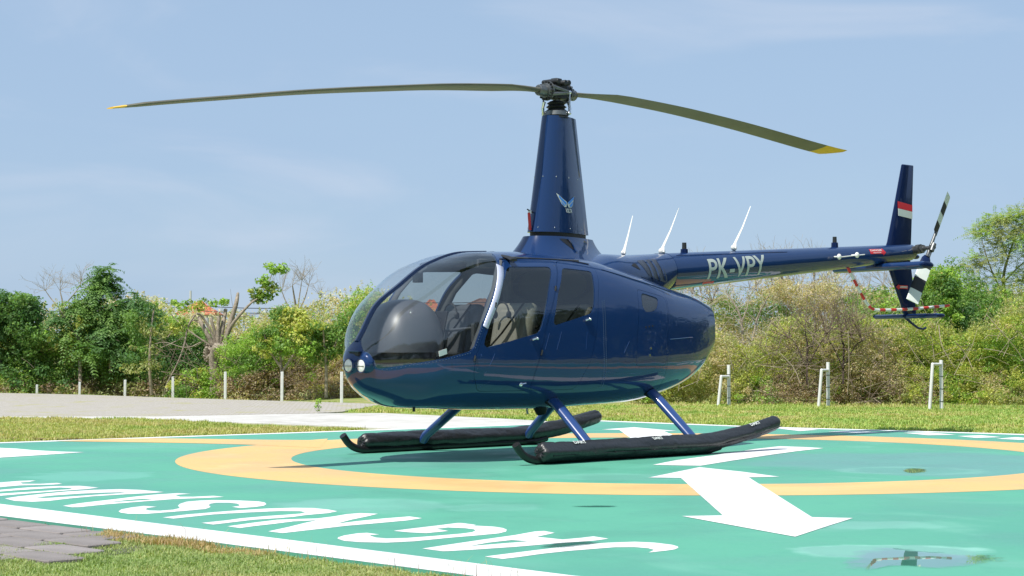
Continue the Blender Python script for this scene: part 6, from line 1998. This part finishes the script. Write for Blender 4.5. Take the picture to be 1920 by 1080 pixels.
for k, (x0, x1, tp, ts, base, Yp, wd) in enumerate(((1345, 1366, 706, 684, 759, 30.8, 'left pipe frame below the engine cowl, low crossbar'), (1533, 1552, 694, 679, 764, 30.0, 'middle white pipe frame standing clear of the scrub'), (1741, 1764, 683, 675, 768, 28.7, 'right pipe frame, tallest, weeds climbing its rear leg'))):
    A0 = P3(x0, base, Yp); A1 = P3(x0 + 7, tp, Yp); B0 = P3(x1, base, Yp + .25); B1 = P3(x1, ts, Yp + .25); Cx = P3(x1, tp, Yp + .25)
    root = empty('pipe_frame', (A0[0], Yp, -0.07)); tag(root, wd, 'pipe frame', 'white pipe frames at the edge of the grass')
    inv = Vector((-A0[0], -Yp, 0.07))
    def q(v): return Vector(v) + inv
    A0[2] = -0.08; B0[2] = -0.08
    MB().tube([q(A0), q(A1)], 0.026, 10).ball(q(A1), 0.027, 8).build('front_leg', M['pipe'], root, True)
    MB().tube([q(B0), q(B1)], 0.030, 10).build('rear_leg', M['pipe'], root, True)
    MB().tube([q(A1), q(Cx)], 0.024, 10).build('crossbar', M['pipe'], root, True)
    for j in range(3):
        z = 0.12 + j * 0.2
        pp = B0 + (B1 - B0) * ((z + .08) / (B1[2] - B0[2]))
        MB().tube([q(pp) + Vector((0, 0, -.006)), q(pp) + Vector((0, 0, .006))], 0.034, 10).build('clamp', M['steel'], root)

# low plant on the path edge
tree('path_weed', 'small yellow green weed growing at the edge of the path', 27.6,
     [([(597, 771), (597, 760), (598, 752)], [.006, .005, .003])], [(597, 763, 5, 4, 4), (598, 753, 4, 5, 4)],
     [(YELLOW, .6), (BRIGHT, .4)], 99, L=0.035, nper=16, rad=(.02, .05), cat='weed')

# ------------------------------------------------------------ houses and poles far behind
def house(label, px0, px1, ridge, eave, Y, tile, seed, walls=True):
    x0 = (px0 - 960) / FPX * Y; x1 = (px1 - 960) / FPX * Y
    zr = CAM_H + (654 - ridge) / FPX * Y; ze = CAM_H + (654 - eave) / FPX * Y
    cx = (x0 + x1) / 2; w = (x1 - x0) / 2; d = max(w, 3.0)
    root = empty('house', (cx, Y, -0.06)); tag(root, label, 'house')
    z0 = 0.06
    MB().box((0, 0, (ze + z0) / 2), (w * 1.8, d * 1.8, ze + z0)).build('wall', M['wall'], root)
    V = [(-w, -d, ze), (w, -d, ze), (w, d, ze), (-w, d, ze), (-w * .12, 0, zr), (w * .12, 0, zr), (-w, -d, ze - .15), (w, -d, ze - .15), (w, d, ze - .15), (-w, d, ze - .15)]
    F = [(0, 1, 5, 4), (1, 2, 5), (2, 3, 4, 5), (3, 0, 4), (6, 7, 1, 0), (7, 8, 2, 1), (8, 9, 3, 2), (9, 6, 0, 3)]
    rf = mesh_obj('roof', V, F, tile, root)
    MB().tube([(-w, -d, ze), (-w * .12, 0, zr), (w * .12, 0, zr), (w, -d, ze)], 0.14, 6).build('ridge_tiles', tile, rf)
    for k in (-1, 1):
        wn = MB().box((k * w * .45, -d * .905, ze - 1.4), (w * .3, .12, 1.2)).build('window', M['seal'], root)
        MB().box((k * w * .45, -d * .92, ze - 2.05), (w * .36, .16, .12)).build('sill', M['wall'], wn)
    return root
house('orange tiled house seen through the windshield', 782, 836, 562, 592, 240, M['tile'], 1)
house('second orange roof just right of the windshield pillar', 838, 872, 574, 596, 235, M['tile'], 2)
house('brown roofed house seen through the cabin above the seats', 868, 940, 560, 576, 230, M['tile_brown'], 3)
house('orange tiled house above the cut tree', 338, 412, 566, 588, 220, M['tile'], 4)
h5 = empty('flat_building', tuple(P3(1850, 654, 180)[:2].tolist()) + (-0.06,)); tag(h5, 'pale flat building between the acacia trunks', 'building')
MB().box((0, 0, 3.2), (5.5, 5, 6.4)).build('wall', M['wall'], h5)
MB().box((0, 0, 6.55), (6.2, 5.6, 0.3)).build('roof', M['pole'], h5)
for k in range(3):
    MB().box((-1.7 + k * 1.7, -2.52, 4.6), (0.9, 0.1, 1.1)).build('window', M['seal'], h5)
def pole(label, px, top, Y, r0, parts=True, mat='pole'):
    t_ = P3(px, top, Y)
    root = empty('pole', (t_[0], Y, -0.06)); tag(root, label, 'pole')
    MB().tube([(0, 0, -0.1), (0, 0, t_[2] + .06)], [r0, r0 * .7], 10).build('shaft', M[mat], root, True)
    if parts:
        MB().box((0, 0, t_[2] - .25), (1.1, .08, .08)).build('crossarm', M[mat], root)
    return t_
pa = pole('thin pale pole above the orange roof on the left', 357, 545, 110, 0.09, False)
pb = pole('short concrete pole behind the cut limbs', 388, 596, 46, 0.07, False)
pc = pole('pale concrete post in the scrub under the tail', 1567, 553, 48, 0.07, False)
pd = pole('utility pole far off behind the feathery tree', 100, 590, 150, 0.12)
wr = MB()
for (a, b_, Y) in (((-300, 585), (320, 568), 105), ((320, 568), (700, 566), 105), ((700, 566), (1300, 540), 105), ((440, 590), (700, 596), 105), ((310, 575), (640, 577), 105)):
    A = P3(*a, Y); B = P3(*b_, Y)
    wr.tube([tuple(A + (B - A) * t - np.array([0, 0, 1]) * 4 * t * (1 - t) * .35) for t in np.linspace(0, 1, 9)], 0.022, 4, cap=False)
wro = wr.build('overhead_wires', M['seal'], None); tag(wro, 'overhead wires crossing behind the left trees', 'wires')

# growth behind the camera, seen only in reflections on glass and paint
thk = Leaves(); r_ = np.random.default_rng(77); n = 2600
a = r_.uniform(-math.pi * .33, math.pi * 1.0, n); d = r_.uniform(24, 29, n) + 8 * np.clip(-a, 0, 1)
C = np.stack([np.cos(a) * d, -np.sin(a) * d, r_.random(n) ** .8 * (3.2 + 4.5 * vnoise(a * 4, a * 0) + 3.0 * np.clip(a - 0.9, 0, 1))], 1)
thk.clump(C, r_.uniform(.9, 1.6, n), 55, 0.42, mixcol([(0.030, 0.055, 0.018), (0.045, 0.075, 0.02), (0.06, 0.07, 0.03)], [.4, .4, .2], r_.random(n), r_), r_)
tag(thk.build('hedge_behind_camera'), 'tall hedge on the near side of the field', kind='stuff')

# ------------------------------------------------------------ grass
def grass(name, label, poly, dens, hgt, wid, seed, cols, z0=-0.028, segs=2, tips=0.0):
    r = np.random.default_rng(seed); poly = np.asarray(poly, float)
    lo, hi = poly.min(0), poly.max(0)
    n = int((hi - lo).prod() * dens)
    P = r.uniform(lo, hi, (n, 2))
    P = P[poly_sdf(P, poly) < 0]
    tuft = vnoise(P[:, 0] * 7, P[:, 1] * 7, seed); big = vnoise(P[:, 0] * 1.1, P[:, 1] * 1.1, seed + 4.5); mid_ = vnoise(P[:, 0] * 3.1, P[:, 1] * 3.1, seed + 8.5)
    keep = r.random(len(P)) < 0.45 + 0.75 * tuft
    P, tuft, big, mid_ = P[keep], tuft[keep], big[keep], mid_[keep]
    n = len(P)
    h = hgt * r.uniform(0.45, 1.15, n) * (0.6 + 0.75 * tuft)
    w = wid * r.uniform(0.6, 1.3, n)
    a = r.uniform(0, 2 * np.pi, n); bend = r.uniform(0.15, 1.0, n)
    dirx, diry = np.cos(a), np.sin(a)
    px_, py_ = -diry, dirx
    B = np.stack([P[:, 0], P[:, 1], np.full(n, z0)], 1)
    side = np.stack([px_, py_, np.zeros(n)], 1) * w[:, None] * .5
    lean = np.stack([dirx, diry, np.zeros(n)], 1)
    mid = B + lean * (h * bend * .3)[:, None] + np.array([0, 0, 1]) * (h * .6)[:, None]
    tip = B + lean * (h * bend * 1.0)[:, None] + np.array([0, 0, 1]) * (h * (1.05 - .45 * bend))[:, None]
    V = np.stack([B - side, B + side, mid + side * .8, mid - side * .8, tip], 1).reshape(-1, 3)
    b = (np.arange(n) * 5)[:, None]
    q = b + np.array([[0, 1, 2]]); q2 = b + np.array([[0, 2, 3]]); q3 = b + np.array([[3, 2, 4]])
    F = np.vstack([q, q2, q3])
    c = mixcol(cols[0], cols[1], 0.55 * big + 0.45 * mid_, r) * r.uniform(.75, 1.3, (n, 1))
    o = mesh_obj(name, V, F, M['grass_blade'], None, False, tint=np.repeat(c, 5, 0))
    tag(o, label, None, kind='stuff')
    return o
GC = ([(0.46, 0.42, 0.21), (0.41, 0.44, 0.18), (0.33, 0.41, 0.15), (0.26, 0.36, 0.12)], [0.2, 0.3, 0.28, 0.22])
near_poly = [(-2.12, 9.58), (-1.93, 9.42), (-1.66, 9.17), (-1.2, 8.72), (-0.5, 8.02), (0.16, 7.35), (0.75, 6.75), (0.3, 6.3), (-2.2, 6.9), (-3.0, 8.1), (-3.0, 8.80), (-2.62, 8.92), (-2.33, 9.18), (-2.2, 9.38)]
grass('near_grass', 'mown grass in the lower left foreground', near_poly, 26000, 0.030, 0.0048, 101, GC)
grass('dry_grass_edge', 'browned grass tufts along the white border', [(-2.15, 9.62), (-1.66, 9.17), (-1.1, 8.62), (-1.2, 8.50), (-1.7, 8.95), (-2.12, 9.30)], 16000, 0.050, 0.004, 102,
      ([(0.52, 0.40, 0.20), (0.46, 0.33, 0.17), (0.42, 0.42, 0.14)], [.4, .35, .25]))
grass('edge_stems', 'thin seed stems along the white border', [(-2.3, 9.78), (-1.66, 9.19), (0.2, 7.32), (0.9, 6.7), (0.85, 6.6), (0.1, 7.25), (-1.7, 9.08), (-2.3, 9.6)], 500, 0.13, 0.0022, 103,
      ([(0.42, 0.34, 0.16), (0.34, 0.22, 0.13), (0.30, 0.34, 0.10)], [.4, .3, .3]))
mid_poly = [(-10.5, 15.2), (-8.3, 16.4), (-5.26, 18.75), (-4.0, 19.78), (-2.9, 20.66), (-1.72, 21.7), (-2.1, 22.0), (-3.2, 22.75), (-4.85, 24.8), (-7.5, 25.4), (-10.5, 25.2)]
grass('left_grass', 'grass wedge between the pad and the concrete path', mid_poly, 3800, 0.06, 0.010, 104, ([(0.50, 0.44, 0.19), (0.46, 0.46, 0.16), (0.38, 0.44, 0.12), (0.30, 0.40, 0.10)], [.3, .3, .25, .15]))
right_poly = [(1.25, 24.4), (3.15, 22.42), (4.3, 21.62), (5.95, 20.45), (10.5, 15.6), (12.5, 16), (12.5, 28.0), (7.5, 29.2), (4.5, 31.2), (-2.0, 32.2), (-2.3, 30.4), (-2.6, 28.2), (-1.5, 27.6), (0.3, 24.8)]
grass('right_grass', 'mown grass between the pad and the scrub at the right', right_poly, 2000, 0.055, 0.013, 105, ([(0.52, 0.45, 0.22), (0.46, 0.47, 0.15), (0.36, 0.46, 0.12), (0.29, 0.42, 0.10)], [.25, .3, .25, .2]))
grass('fence_weeds', 'taller weeds along the foot of the scrub', [(2.6, 31.3), (4.6, 31.0), (5.2, 30.2), (6.9, 29.3), (10, 28.6), (10, 29.6), (6.0, 31.3), (2.8, 32.2)], 400, 0.09, 0.014, 106, ([(0.46, 0.40, 0.17), (0.36, 0.42, 0.11), (0.24, 0.36, 0.07)], [.25, .4, .35]))
grass('apron_weeds', 'weeds along the far edge of the paved apron', [(-3.2, 33.3), (-6.8, 36.2), (-9.3, 38.7), (-11.5, 40.2), (-11.6, 40.8), (-9.4, 39.3), (-6.8, 36.8), (-3.1, 33.7)], 400, 0.09, 0.014, 107, ([(0.46, 0.40, 0.17), (0.34, 0.38, 0.09), (0.20, 0.30, 0.05)], [.35, .35, .3]), z0=-0.08)
for (c, rr) in (((-2.78, 10.22), .07), ((-2.56, 10.02), .05), ((-2.38, 9.80), .09), ((-2.12, 9.52), .08), ((-2.62, 9.55), .06), ((-2.5, 9.15), .07)):
    grass('joint_weeds', 'weeds growing in the joints of the grey pavers', [(c[0] + rr * math.cos(a), c[1] + rr * math.sin(a)) for a in np.linspace(0, 6.0, 8)], 3500, 0.025, 0.005, int(c[0] * -1000), ([(0.25, 0.22, 0.07), (0.16, 0.2, 0.04)], [.5, .5]), z0=-0.03)
